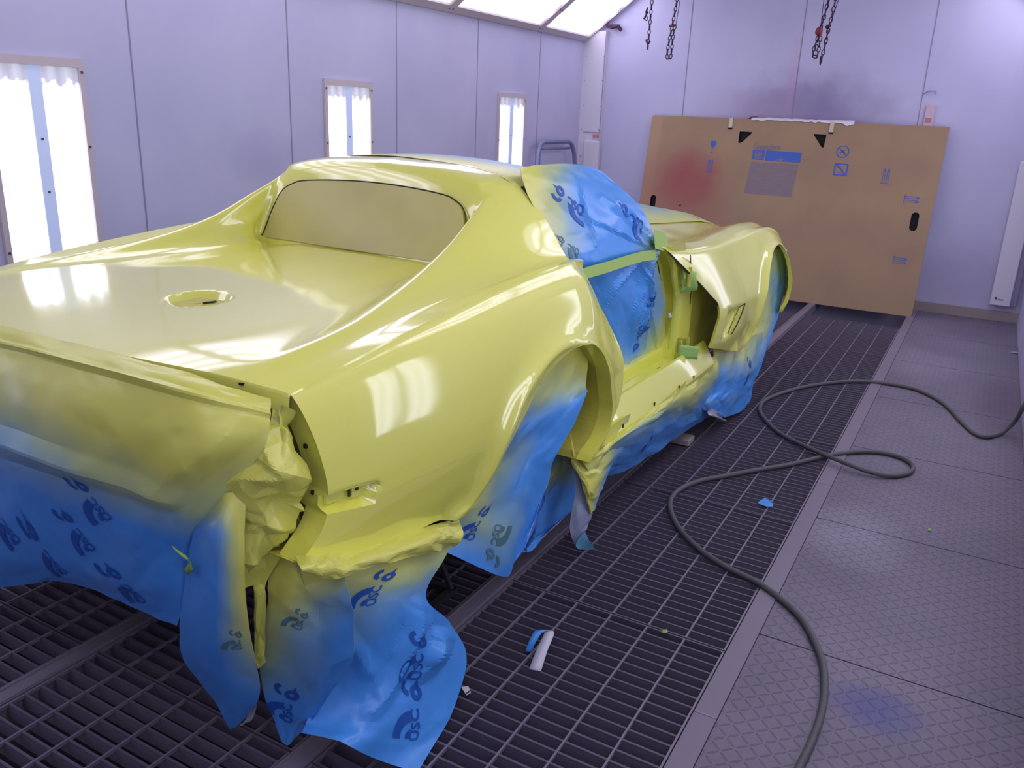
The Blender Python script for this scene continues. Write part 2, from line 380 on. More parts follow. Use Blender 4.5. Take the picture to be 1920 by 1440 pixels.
# ------------------------------------------------------------------ the car (local frame: x right, y forward, z up)
CA,CY,CZ,CT=-1.944,2.246,.264,-.0185
car=empty('car',(CA,CY,CZ),CT)
tag(car,'yellow sports coupe body without doors or bumper, masked in blue paper for painting','car')
S_Y=[-1.0,-.85,-.72,-.54,-.34,-.13,.03,.095,.20,.222,.29,.37]
S_P=np.array([ # centre, deck, inner base, inner slope, crest, outer mid, valley, bulge, fender crest
 [(0,.838),(.25,.837),(.45,.833),(.58,.826),(.64,.818),(.67,.813),(.70,.807),(.73,.801),(.757,.793)],
 [(0,.850),(.25,.849),(.46,.846),(.60,.842),(.655,.845),(.675,.838),(.70,.829),(.735,.823),(.765,.820)],
 [(0,.857),(.25,.856),(.46,.852),(.585,.850),(.648,.858),(.672,.848),(.70,.842),(.738,.842),(.768,.841)],
 [(0,.863),(.25,.862),(.44,.858),(.54,.860),(.610,.879),(.650,.865),(.69,.857),(.735,.859),(.773,.863)],
 [(0,.868),(.25,.867),(.41,.863),(.50,.876),(.565,.908),(.620,.885),(.68,.870),(.735,.876),(.776,.882)],
 [(0,.872),(.25,.871),(.40,.868),(.475,.905),(.525,.957),(.600,.915),(.685,.884),(.735,.893),(.778,.899)],
 [(0,.876),(.25,.875),(.42,.873),(.475,.945),(.502,1.020),(.600,.950),(.69,.893),(.740,.906),(.779,.910)],
 [(0,.878),(.25,.877),(.455,.877),(.480,.975),(.493,1.060),(.598,.970),(.695,.896),(.742,.910),(.779,.913)],
 [(0,1.150),(.25,1.146),(.40,1.126),(.452,1.106),(.487,1.088),(.598,.992),(.699,.899),(.745,.912),(.780,.915)],
 [(0,1.182),(.25,1.175),(.40,1.154),(.460,1.132),(.494,1.102),(.602,1.002),(.700,.900),(.745,.913),(.780,.915)],
 [(0,1.196),(.25,1.186),(.40,1.166),(.462,1.145),(.510,1.118),(.612,1.015),(.703,.902),(.746,.913),(.778,.912)],
 [(0,1.200),(.25,1.190),(.40,1.170),(.470,1.148),(.520,1.118),(.622,1.015),(.705,.902),(.745,.908),(.768,.903)]])
def sect(y):
    if .095<y<.20:   # rear window wall is ruled between its two stations, roof lip rounded
        t=(y-.095)/.105; a=S_P[7]; b=S_P[8]; tz=t
        P=a+(b-a)*t
        return P
    return pchip(S_Y,S_P.reshape(len(S_Y),-1),y).reshape(9,2)
THALF=np.concatenate([np.linspace(0,2,53)[:-1],np.linspace(2,8,55)])
def sect_pts(y):
    P=sect(y)
    return np.array([cr(P,t) for t in THALF])
ystat=list(np.linspace(-1.0,.085,120))+list(np.linspace(.095,.20,14))+list(np.linspace(.208,.37,20))
def smooth(a,b,x): t=min(max((x-a)/(b-a),0),1); return t*t*(3-2*t)
FX,FY,FR=.125,-.70,.088
def top_point(x,y,z):
    # tail edge bows rearwards towards the middle
    w=1-smooth(-1.0,-.62,y); y2=y-w*.135*(1-(abs(x)/.757)**2.6)
    d=math.hypot(x-FX,y2-FY)
    z-=.020*(1-smooth(FR-.014,FR,d)) + .004*math.exp(-((d-FR*.72)/.01)**2)
    return (x,y2,z)
rows=[]
for y in ystat:
    P=sect_pts(y); half=[(p[0],p[1]) for p in P]
    full=[(-a,b) for a,b in half[::-1]][:-1]+half
    rows.append([(a,y,b) for a,b in full])
A_=np.array(rows); nC=A_.shape[1]; Tk=np.concatenate([THALF[::-1][:-1],THALF]); wS=np.clip((Tk-2.6)/.8,0,1)[:,None]
for _ in range(70):
    B_=A_.copy(); B_[1:-1]=.25*A_[:-2]+.5*A_[1:-1]+.25*A_[2:]; B_[:,:,1]=A_[:,:,1]; A_=A_*(1-wS)+B_*wS
for _ in range(4):
    B_=A_.copy(); B_[:,1:-1,2]=.25*A_[:,:-2,2]+.5*A_[:,1:-1,2]+.25*A_[:,2:,2]; m_=(Tk[1:-1]>2.2); A_[:,1:-1][:,m_]=B_[:,1:-1][:,m_]
rows=[[top_point(*p) for p in r] for r in A_]
# ---- rear quarter side
ARCH=[(-.535,.312),(-.455,.288),(-.395,.305),(-.335,.385),(-.285,.475),(-.212,.580),(-.115,.645),(.007,.686),(.130,.686),(.255,.648),(.365,.570),(.440,.470),(.478,.37),(.465,.295),(.41,.247),(.31,.222)]
BR=[(-1.03,.414),(-.93,.385),(-.81,.355),(-.66,.325)]+ARCH+[(.305,.205),(.335,.190)]
bot=np.array(catmull(BR,8)); 
front_edge=np.array(catmull([(.37,.903),(.375,.84),(.415,.735),(.478,.640),(.528,.54),(.550,.45),(.547,.35),(.52,.275),(.44,.215),(.335,.190)],6))
tail_edge=np.array(catmull([(-1.0,.793),(-.985,.740),(-.964,.657),(-.950,.562),(-.968,.480),(-1.03,.414)],6))
NV=64
def zc(y): return float(np.interp(y,[-1.03,-.85,-.7,-.5,-.25,0,.2,.30,.37],[.792,.820,.843,.865,.889,.906,.915,.912,.903]))
def xc(y): return float(np.interp(y,[-1.0,-.85,-.72,-.54,-.34,-.13,.2,.29,.37],[.757,.765,.768,.773,.776,.778,.780,.778,.768]))
ARC=np.array(catmull(ARCH[1:],8))
def sideX(y,z,flare=True):
    z0=zc(y); s=(z0-z)/(z0-.30)
    off=float(pchip([-.2,0,.05,.12,.22,.36,.56,.60,.80,1.0,1.2],[0,0,.020,.042,.060,.074,.082,.082,.066,.032,.0],s))
    if y>-.45: off=max(off,.074*smooth(-.45,-.15,y)) if s>.6 else off
    off*= float(np.interp(y,[-1.03,-.8,-.4,.2],[.50,.75,1.0,1.10]))
    x=xc(min(y,.37))+off
    if s<.05 and s>=0: x=xc(min(y,.37))+off
    if flare and y>-.5:
        d=float(np.min(np.hypot(ARC[:,0]-y,ARC[:,1]-z))); x+=.016*math.exp(-(d/.045)**2)+.006*math.exp(-((d-.006)/.012)**2)
    # bulge nose near the door edge rolls inwards
    if y>.25 and z>.45: x-=.030*smooth(.0,.14,(y-(.235+max(0,(.90-z))*.62)))*smooth(.45,.65,z)
    # side marker recess
    return x
MK=[(-.962,.556),(-.800,.536),(-.815,.487),(-.972,.515)]
def in_poly(p,Q,soft):
    d=1e9
    for i in range(len(Q)):
        a=np.array(Q[i]); b=np.array(Q[(i+1)%len(Q)]); e=b-a; n=np.array([e[1],-e[0]]); n/=np.linalg.norm(n)
        d=min(d,-(np.array(p)-a)@n)
    return smooth(0,soft,d)
Qm=MK[::-1]
def orient(Q):
    A=sum(Q[i][0]*Q[(i+1)%len(Q)][1]-Q[(i+1)%len(Q)][0]*Q[i][1] for i in range(len(Q)))
    return Q if A>0 else Q[::-1]
MKo=orient(MK)
def coons(B,T,Lf,Rt,NV,us=None):
    """B,T: arrays [n,2] same count; Lf from T[0] to B[0]; Rt from T[-1] to B[-1]"""
    n=len(B); Lr=arclen(Lf,NV+1); Rr=arclen(Rt,NV+1); G=[]
    if us is None: us=np.linspace(0,1,n)
    for j in range(NV+1):
        v=j/NV; row=[]
        for i in range(n):
            u=us[i]
            p=(1-v)*T[i]+v*B[i]+(1-u)*Lr[j]+u*Rr[j]-((1-v)*((1-u)*T[0]+u*T[-1])+v*((1-u)*B[0]+u*B[-1]))
            row.append(p)
        G.append(row)
    return G
# bottom samples matched to the crest stations
def match_bottom(B,ys,knots):   # knots: [(y, fraction of bottom arclength)]
    d=np.r_[0,np.cumsum(np.linalg.norm(np.diff(B,axis=0),axis=1))]; d/=d[-1]
    fr=[float(pchip([k[0] for k in knots],[k[1] for k in knots],y)) for y in ys]
    return np.array([[np.interp(f,d,B[:,0]),np.interp(f,d,B[:,1])] for f in fr]), fr
dB=np.r_[0,np.cumsum(np.linalg.norm(np.diff(bot,axis=0),axis=1))]; dB/=dB[-1]
i0=int(np.argmin(np.hypot(bot[:,0]+.455,bot[:,1]-.288))); i1=int(np.argmin(np.hypot(bot[:,0]-.465,bot[:,1]-.295)))
Bm,fr=match_bottom(bot,ystat,[(-1.0,0),(-.52,dB[i0]),(-.30,dB[i0]+.13),(-.05,.56),(.2,.80),(.31,dB[i1]),(.37,1)])
T2=np.array([[y,sect(y)[8][1]] for y in ystat])
us=(np.array(ystat)+1.0)/1.37
Gs=coons(Bm,T2,tail_edge,front_edge,NV,us)
def marker(y,z): return .030*in_poly((y,z),MKo,.006)
side=[]
for j,row in enumerate(Gs):
    r=[]
    for i,p in enumerate(row):
        y,z=p
        if j==0: r.append((rows[i][-1][0],rows[i][-1][1],rows[i][-1][2])); continue
        w=1-smooth(-1.0,-.62,y)
        x=sideX(y,z)
        k=min(1,j/6); x=x*k+(1-k)*max(x,rows[i][-1][0]) if k<1 else x
        r.append((x-marker(y,z),y,z))
    side.append(r)
m=MB(); m.grid(rows,flip=True); m.grid(side,flip=False); m.grid([[(-a,b,c) for a,b,c in r] for r in side],flip=True)
# returned flanges: around the wheel opening, the tail edge and the door edge
def flange(line,dx,dy,dz,flip=False,mirror=True):
    a=[line,[(x-dx,y+dy,z+dz) for x,y,z in line]]
    m.grid(a,flip=flip)
    if mirror: m.grid([[(-x,y,z) for x,y,z in r] for r in a],flip=not flip)
btm=side[-1]; flange(btm,.055,0,.0)
tl=[r[0] for r in side]; 
m.grid([tl,[(x-.012,y+.004,z) for x,y,z in tl],[(x-.075,y+.012,z-.004) for x,y,z in tl]],flip=True)
m.grid([[(-x,y,z) for x,y,z in r] for r in [tl,[(x-.075,y+.012,z-.004) for x,y,z in tl]]])
fe=[r[-1] for r in side]; m.grid([fe,[(x-.05,y-.006,z) for x,y,z in fe]])
# deck lip turned down at the tail
dl=rows[0]; m.grid([dl,[(x,y-.004,z-.008) for x,y,z in dl],[(x*.99,y-.001,z-.045) for x,y,z in dl]],flip=False)
# front return of the roof hoop and the pillar
rf=rows[-1]; m.grid([rf,[(x*.98,y+.004,z-.025) for x,y,z in rf]],flip=True)
body=m.build('rear_body',M_paint,car,True)
bm=bmesh.new(); bm.from_mesh(body.data); bmesh.ops.remove_doubles(bm,verts=bm.verts,dist=.0004); bmesh.ops.recalc_face_normals(bm,faces=bm.faces); bm.to_mesh(body.data); bm.free()
body.data.set_sharp_from_angle(angle=math.radians(48))
# bolt holes along the tail flange and deck lip
for y,z,x in ((-.955,.662,.755),(-.940,.545,.757)):
    m=MB(); m.obox((x,y-.006,z),(.004,0,0),(0,.003,0),(0,0,.0045)); m.build('bolt_hole',M_hole,body)
for x in (-.38,.14,.66): 
    zz=.818 if abs(x)>.5 else .832; m=MB(); m.obox((x,-1.0-.135*(1-(abs(x)/.757)**2.6)-.002,zz-.010),(.006,0,0),(0,.004,0),(0,0,.0025)); m.build('bolt_hole',M_hole,body)
# rear window opening, papered over and sprayed
def wallpt(u,v):  # u in -1..1 across, v 0..1 up on the rear window plane
    y=.095+.105*v; return y
wx=[(-.470,.02),(-.462,.10),(-.440,.5),(-.415,.72),(-.37,.82),(-.30,.865),(0,.900),(.30,.865),(.37,.82),(.415,.72),(.44,.5),(.462,.10),(.470,.02)]
outl=catmull([(a,b) for a,b in wx],6)+[(x,.005) for x in np.linspace(.45,-.45,25)]+[wx[0]]
def wp(x,v,off):
    z=.880+v*.262*(1-.10*(abs(x)/.47)**3); y=.095+.105*(z-.878)/(1.150-.878); return (x,y-off-.004,z)
m=MB(); c=(0,.42)
rings=[[ (c[0]+(p[0]-c[0])*k, c[1]+(p[1]-c[1])*k) for p in outl] for k in np.linspace(.0005,.985,14)]
G=[[ (lambda q: (q[0],q[1]+.003*math.sin(q[0]*9+q[2]*20),q[2]))(wp(a,b,.003)) for a,b in r] for r in rings]
m.grid(G); m.build('rear_window_cover',M_windowcover if 'M_windowcover' in globals() else M_paintdull,body,True)
m=MB(); m.tube([wp(a,b,.001) for a,b in outl[:73]],.0024,6); m.build('window_seam',M_gap,body,True)
# fuel filler: dished lid well with a crumpled bung
m=MB(); ring=lambda r,z,n=40:[(FX+r*math.cos(2*PI*k/n),FY+r*math.sin(2*PI*k/n),z) for k in range(n+1)]
pass
rg=random.Random(5); jit=[[(rg.uniform(-.004,.004),rg.uniform(-.003,.006)) for _ in range(17)] for _ in range(5)]
G=[]
for i_,r_ in enumerate((.002,.022,.040,.056,.066)):
    G.append([(FX+(r_+jit[i_][k%16][0])*math.cos(2*PI*k/16),FY+(r_+jit[i_][k%16][0])*math.sin(2*PI*k/16),.843+jit[i_][k%16][1]*(.8 if i_ else .2)-.004*(i_==4)) for k in range(17)])
m.grid(G,flip=False)
ff=m.build('fuel_filler_well',M_paintdull,body,True)
m=MB(); m.tube([(FX+.02,FY-.005,.848),(FX+.035,FY+.01,.850),(FX+.03,FY+.03,.848)],.003,6); m.build('torn_paper_scrap',M_gap,ff,True)
# side marker fittings inside the recess
def sidept(y,z,off=0): return (sideX(y,z)+off,y,z)
m=MB(); m.obox(sidept(-.905,.535,-.028),(.004,0,0),(0,.034,-.004),(0,0,.018)); m.obox(sidept(-.853,.528,-.026),(.005,0,0),(0,.012,0),(0,0,.017))
mk=m.build('marker_lamp_bracket',M_paint,body)
m=MB(); m.obox(sidept(-.850,.532,-.0195),(.002,0,0),(0,.004,0),(0,0,.005)); m.obox(sidept(-.870,.530,-.023),(.002,0,0),(0,.0025,0),(0,0,.014)); m.build('screw_hole',M_gap,mk)
# inner wheelhouse and tail panel behind the paper
m=MB(); 
for s in (1,-1):
    L=[(s*(x-.055),y,z) for x,y,z in btm]; m.grid([L,[(s*.52,y,z) for x,y,z in btm]],flip=s<0)
m.grid([[(-.70,-.96,.78),(.70,-.96,.78)],[(-.72,-.95,.42),(.72,-.95,.42)]])
m.grid([[(-.66,-.95,.42),(.66,-.95,.42)],[(-.66,.5,.30),(.66,.5,.30)],[(-.66,3.4,.24),(.66,3.4,.24)]])
m.build('inner_body',M_paintdull,car)

# ---- front body: fenders, cowl, hood, nose
F_Y=[1.10,1.30,1.55,1.80,2.1,2.4,2.7,3.0,3.3,3.65,3.85]
F_P=np.array([ # centre, hood, hood edge, valley, inner rise, crest shoulder, crest
 [(0,.935),(.30,.925),(.50,.905),(.60,.900),(.66,.896),(.715,.888),(.750,.872)],
 [(0,.930),(.30,.918),(.50,.885),(.60,.868),(.66,.862),(.715,.855),(.760,.840)],
 [(0,.925),(.30,.905),(.50,.860),(.60,.835),(.66,.828),(.715,.825),(.775,.812)],
 [(0,.915),(.30,.890),(.50,.838),(.60,.812),(.66,.812),(.730,.818),(.782,.806)],
 [(0,.905),(.30,.875),(.48,.815),(.57,.795),(.64,.808),(.720,.826),(.775,.812)],
 [(0,.890),(.30,.860),(.46,.800),(.55,.788),(.63,.812),(.705,.832),(.765,.815)],
 [(0,.860),(.30,.835),(.45,.780),(.54,.772),(.62,.800),(.70,.822),(.765,.800)],
 [(0,.800),(.30,.785),(.45,.740),(.54,.735),(.62,.755),(.70,.768),(.770,.735)],
 [(0,.700),(.30,.700),(.45,.680),(.54,.675),(.60,.680),(.66,.675),(.730,.640)],
 [(0,.560),(.25,.560),(.40,.555),(.48,.550),(.54,.545),(.60,.535),(.650,.520)],
 [(0,.470),(.20,.470),(.34,.468),(.42,.465),(.47,.460),(.52,.455),(.560,.445)]])
fst=list(np.linspace(1.10,3.85,120))
def fsect(y): return pchip(F_Y,F_P.reshape(len(F_Y),-1),y).reshape(7,2)
frows=[]
for y in fst:
    P=fsect(y); pts=[cr(P,t) for t in np.linspace(0,6,44)]; half=[(p[0],p[1]) for p in pts]
    w=1-smooth(1.10,1.45,y)
    full=[(-a,b) for a,b in half[::-1]][:-1]+half
    frows.append([(a,y+w*.12*(1-(abs(a)/.75)**2),b) for a,b in full])
FRE=np.array(catmull([(1.10,.872),(1.19,.845),(1.34,.760),(1.50,.665),(1.62,.590),(1.705,.535),(1.715,.47),(1.69,.42),(1.66,.325)],6))
FAR=[(2.10,.215),(2.26,.195),(2.36,.215),(2.42,.33),(2.455,.46),(2.52,.585),(2.64,.672),(2.80,.700),(2.93,.665),(3.015,.585),(3.06,.47),(3.07,.35),(3.06,.25)]
fb=np.array(catmull([(1.66,.325),(1.80,.290),(1.95,.250)]+FAR+[(3.3,.22),(3.6,.22),(3.80,.25)],8))
FNE=np.array(catmull([(3.85,.445),(3.87,.38),(3.84,.30),(3.80,.25)],6))
FARC=np.array(catmull(FAR,8))
def fzc(y): return float(fsect(y)[6][1])
def fxc(y): return float(fsect(y)[6][0])
VT=[(2.115,.468),(2.06,.490),(1.86,.375),(1.85,.345),(1.90,.335)]
VTo=orient([(2.120,.475),(2.02,.478),(1.845,.375),(1.855,.340),(1.925,.335)])
RMP=orient([(2.11,.480),(1.84,.50),(1.77,.34),(1.86,.325)])
def fsideX(y,z):
    z0=fzc(y); s=(z0-z)/max(.1,(z0-.24))
    off=float(pchip([-.3,0,.04,.10,.2,.36,.56,.60,.80,1.0,1.3],[0,0,.012,.024,.042,.066,.086,.088,.080,.050,.02],s))
    x=fxc(y)+off
    d=float(np.min(np.hypot(FARC[:,0]-y,FARC[:,1]-z))); 
    if y<3.4: x+=.018*math.exp(-(d/.05)**2)+.038*math.exp(-(d/.34)**2)+.006*math.exp(-((d-.008)/.012)**2)
    x-=.020*in_poly((y,z),RMP,.05)
    return x
dF=np.r_[0,np.cumsum(np.linalg.norm(np.diff(fb,axis=0),axis=1))]; dF/=dF[-1]
def fi(y,z): return float(dF[int(np.argmin(np.hypot(fb[:,0]-y,fb[:,1]-z)))])
FB,_=match_bottom(fb,fst,[(1.10,0),(1.9,fi(2.10,.215)),(2.45,fi(2.455,.46)),(2.80,fi(2.80,.70)),(3.05,fi(3.015,.585)),(3.25,fi(3.06,.25)),(3.85,1)])
FT=np.array([[y,fsect(y)[6][1]] for y in fst]); fus=(np.array(fst)-1.10)/2.75
FG=coons(FB,FT,FRE,FNE,56,fus); fside=[]
for j,row in enumerate(FG):
    r=[]
    for i,p in enumerate(row):
        if j==0: r.append(frows[i][-1]); continue
        y,z=p; k=min(1,j/4); x=fsideX(y,z); x=fxc(fst[i])*(1-k)+x*k
        x-=.006*in_poly((y,z),VTo,.02)
        r.append((x,y,z))
    fside.append(r)
m=MB(); m.grid(frows,flip=True); m.grid(fside); m.grid([[(-a,b,c) for a,b,c in r] for r in fside],flip=True)
fe=[r[0] for r in fside]; m.grid([fe,[(x-.006,y+.004,z) for x,y,z in fe],[(x-.014,y+.012,z) for x,y,z in fe]],flip=True)
m.grid([[(-x,y,z) for x,y,z in r] for r in [fe,[(x-.014,y+.012,z) for x,y,z in fe]]])
bt=fside[-1]; m.grid([bt,[(x-.022,y,z+.0) for x,y,z in bt]]); m.grid([[(-x,y,z) for x,y,z in r] for r in [bt,[(x-.022,y,z) for x,y,z in bt]]],flip=True)
ns=frows[-1]; m.grid([ns,[(x,y+.01,z-.05) for x,y,z in ns],[(x*.97,y-.02,z-.2) for x,y,z in ns]],flip=True)
fb_o=m.build('front_body',M_paint,car,True)
bm=bmesh.new(); bm.from_mesh(fb_o.data); bmesh.ops.remove_doubles(bm,verts=bm.verts,dist=.0004); bmesh.ops.recalc_face_normals(bm,faces=bm.faces); bm.to_mesh(fb_o.data); bm.free()
fb_o.data.set_sharp_from_angle(angle=math.radians(50))
# vent slot as overlay, recess shade put into its olive fill and dark edges
m=MB(); vt=[(2.105,.470),(2.045,.462),(1.885,.362),(1.888,.345),(1.925,.345)]
VS=lambda y,z,o: (fsideX(y,z)-.006*in_poly((y,z),VTo,.02)+o,y,z)
m.grid([[VS(2.105-.0*k,.470,.003),VS(2.045,.462,.003)],[VS(2.045,.425,.003),VS(1.985,.425,.003)],[VS(1.985,.385,.003),VS(1.930,.388,.003)],[VS(1.925,.345,.003),VS(1.885,.352,.003)]])
m.tube([VS(*q,.004) for q in ((2.108,.472),(2.045,.425),(1.985,.385),(1.925,.345))],.0035,6,m=1); m.tube([VS(*q,.003) for q in ((2.045,.464),(1.985,.427),(1.93,.390),(1.885,.354))],.0015,6,m=1)
m.tube([VS(*q,.003) for q in ((2.108,.472),(2.045,.464))],.003,6,m=1); m.tube([VS(*q,.004) for q in ((2.06,.45),(1.96,.40),(1.99,.44),(1.92,.37))],.0015,5,m=0)
m.build('fender_vent',[M_paintdull,M_gap],fb_o)
# black gap line along the rear edge of the fender
m=MB(); m.tube([(x-.004,y-.004,z) for x,y,z in fe[8:44]],.0045,6); m.build('shut_line',M_gap,fb_o,True)

# ---- door opening: sill, hinge pillar, firewall
m=MB()
prof=[(.862,.205),(.864,.232),(.858,.250),(.806,.338),(.796,.341),(.786,.312),(.715,.300),(.704,.302),(.692,.345),(.684,.352),(.650,.356)]
G=[]
for y in np.linspace(.49,1.78,28):
    k=smooth(1.40,1.78,y)+2.0*(1-smooth(.40,.60,y)); G.append([(x-.01*k,y,z-.012*(y-.4)) for x,z in prof])
m.grid(G,flip=False)
m.poly([G[0][k] for k in range(len(G[0]))]); sill=m.build('door_sill',M_paint,car,True,14)
for y,z in ((.62,.29),(.95,.285),(1.25,.28),(1.45,.275)):
    m=MB(); m.obox((.862,y,z-.045),(.002,0,0),(0,.003,0),(0,0,.008)); m.build('sill_clip',M_gap,sill)
for q in ((.75,.66,.302),(.75,1.28,.293)):
    m=MB(); m.obox(q,(.006,0,0),(0,.018,0),(0,0,.002)); m.build('gutter_tab',M_gap,sill)
# hinge pillar: pressed box with rounded recess
m=MB()
def yp(z): return float(np.interp(z,[.25,.40,.60,.75,.88,.93],[1.46,1.47,1.46,1.36,1.18,1.10]))
G=[]
for z in np.linspace(.27,.855,26):
    y=yp(z); w=float(np.interp(z,[.27,.5,.7,.8,.9],[1,1,1,.85,.4])); inner=.655+.05*(1-w)
    def R(x,dy): return (x,y+dy,z)
    rec=.022*smooth(.33,.40,z)*(1-smooth(.80,.86,z))
    G.append([R(inner-.03,-.06),R(inner-.012,-.035),R(inner,-.004),R(inner+.010,0),R(inner+.016,rec),R(inner+.060,rec),R(inner+.066,0),R(inner+.082,-.002),R(inner+.096,.004),R(inner+.100,.05),R(inner+.104,.16)])
m.grid(G,flip=True); hp=m.build('hinge_pillar',M_paint,car,True,30)
m=MB(); m.tube([(.722,1.452,.50),(.722,1.430,.502),(.722,1.428,.520)],.007,8); m.build('door_strap_pin',M_white,hp,True)
m=MB(); 
for z0,z1 in ((.34,.62),(.62,.80)): m.tube([(.668,yp(z)+.0,z) for z in np.linspace(z0,z1,8)],.0022,5)
m.build('pillar_seam',M_gap,hp,True)
# inner skirt closing the gap behind the fender
m=MB(); G=[]
for z in np.linspace(.22,.76,14): G.append([(.74,yp(z)+.10,z),(.74,yp(z)+.30,z),(.74,yp(z)+.75,z)])
m.grid(G,flip=True); m.build('inner_fender',M_paintdull,car,True)
# hinges with green tape over them
def hinge(z,lab,tape):
    y=yp(z); m=MB(); m.box(.752,.800,y+.02,y+.045,z-.035,z+.035); m.tube([(.800,y+.02,z-.045),(.800,y+.02,z+.045)],.010,10); m.tube([(.775,y+.0,z-.03),(.79,y-.01,z+.0),(.775,y+.0,z+.03)],.005,6)
    h=m.build('door_hinge',M_paintdull,car,True,35); m=MB(); G=[]
    for i in range(5):
        G.append([tuple(tape(i/4,j/4)) for j in range(5)])
    m.grid(G); tp=m.build('tape_flag',M_tapegreen,h,True,25); tp['label']='green tape flag'; tp.modifiers.new('s','SOLIDIFY').thickness=.001
    return h
hinge(.70,'',lambda u,v:(.770+.060*v+.006*math.sin(5*u),yp(.70)+.005+.045*v+.010*math.sin(4*u+2*v),.625+.105*u*(1-.35*abs(v-.45))+.012*v))
hinge(.36,'',lambda u,v:(.785+.070*v,yp(.36)-.045+.075*v,.318+.062*u-.014*v))
m=MB(); m.tube([(.80,1.40,.80),(.79,1.46,.73),(.792,1.49,.66),(.79,1.50,.56)],.0025,6); m.tube([(.792,1.42,.74),(.80,1.45,.70),(.79,1.47,.71)],.006,6); m.build('wiring',M_gap,car,True)
# windscreen frame, header and dashboard under the paper
m=MB()
for s in (1,-1):
    m.tube([(s*.69,1.10,.90),(s*.57,.98,1.00),(s*.47,.80,1.12),(s*.44,.68,1.14)],.018,8)
m.tube([(-.44,.68,1.14),(0,.74,1.165),(.44,.68,1.14)],.018,8); m.tube([(0,.38,1.165),(0,.72,1.165)],.025,8)
m.build('windscreen_frame',M_paint,car,True)
# ------------------------------------------------------------------ stands carrying the body
for sx in (-.42,.42):
    for y,wh in ((-.15,'rear'),(1.62,'front')):
        e=empty('axle_stand',(CA+sx*math.cos(CT)-y*math.sin(CT),CY+sx*math.sin(CT)+y*math.cos(CT),0),CT)
        tag(e,'grey axle stand under the %s %s of the raised car, behind the masking paper'%('near' if sx>0 else 'far',wh),'axle stand','axle stands under the car')
        m=MB()
        for a in (-1,1):
            for b in (-1,1): m.tube([(a*.11,b*.11,.009),(a*.035,b*.035,.30)],.012,6)
        for a in (-1,1): m.box(-.125,.125,a*.11-.013,a*.11+.013,.001,.02); m.box(a*.11-.013,a*.11+.013,-.125,.125,.001,.02)
        m.build('frame',M_stand,e); m=MB(); m.box(-.022,.022,-.022,.022,.24,.50); m.box(-.05,.05,-.025,.025,.50,.515); m.build('saddle_post',M_stand,e)
# ------------------------------------------------------------------ masking paper
def glyph_polys(word):
    cu=bpy.data.curves.new('t','FONT'); cu.body=word; cu.size=1; cu.align_x='CENTER'; cu.align_y='CENTER'; cu.resolution_u=3; cu.offset=.02
    o=bpy.data.objects.new('t',cu); COL.objects.link(o); bpy.context.view_layer.update()
    me=bpy.data.meshes.new_from_object(o.evaluated_get(bpy.context.evaluated_depsgraph_get()))
    V=[(v.co.x,v.co.y) for v in me.vertices]; F=[tuple(p.vertices) for p in me.polygons]
    bpy.data.objects.remove(o); bpy.data.curves.remove(cu); bpy.data.meshes.remove(me); return V,F
_G={}
def glyph(w):
    if w not in _G: _G[w]=glyph_polys(w)
    return _G[w]
def ring_poly(r0,r1,a0,a1,n=12,cx=0,cy=0):
    V=[];F=[]
    for k in range(n+1):
        a=math.radians(a0+(a1-a0)*k/n); V+=[(cx+r0*math.cos(a),cy+r0*math.sin(a)),(cx+r1*math.cos(a),cy+r1*math.sin(a))]
    for k in range(n): F.append((2*k,2*k+1,2*k+3,2*k+2))
    return V,F
def logo_shapes():
    out=[ring_poly(.62,1.0,90,182,14), ring_poly(.0,.26,88,182,8,-.02,.0), ring_poly(.30,.36,95,178,8)]
    V,F=glyph('USC'); out.append(([(.16+.52*y*-1*-.0+ (-y)*.62*0 + .50*(-y)*0 + .42*0 + .0 + (y*-.55)*-0 + .18 -.55*y*0 + .0 + (-.60*y)*0 + .10*0 + (0.0) + 0.0 + (-0.58*y if False else 0) + 0.55*0 + (-.62*y)*0 + 0 , 0) for x,y in V],[])) if False else None
    out=[o for o in out if o]
    V,F=glyph('USC'); out.append(([( .22-.62*y, .48+.62*x) for x,y in V],F))
    # little winged figure above the arc
    out.append(ring_poly(.10,.27,0,360,12,.42,1.55)); out.append(ring_poly(.16,.34,100,250,8,.12,1.78)); out.append(([(.40,1.75),(.62,2.05),(.55,1.62)],[(0,1,2)]))
    return out
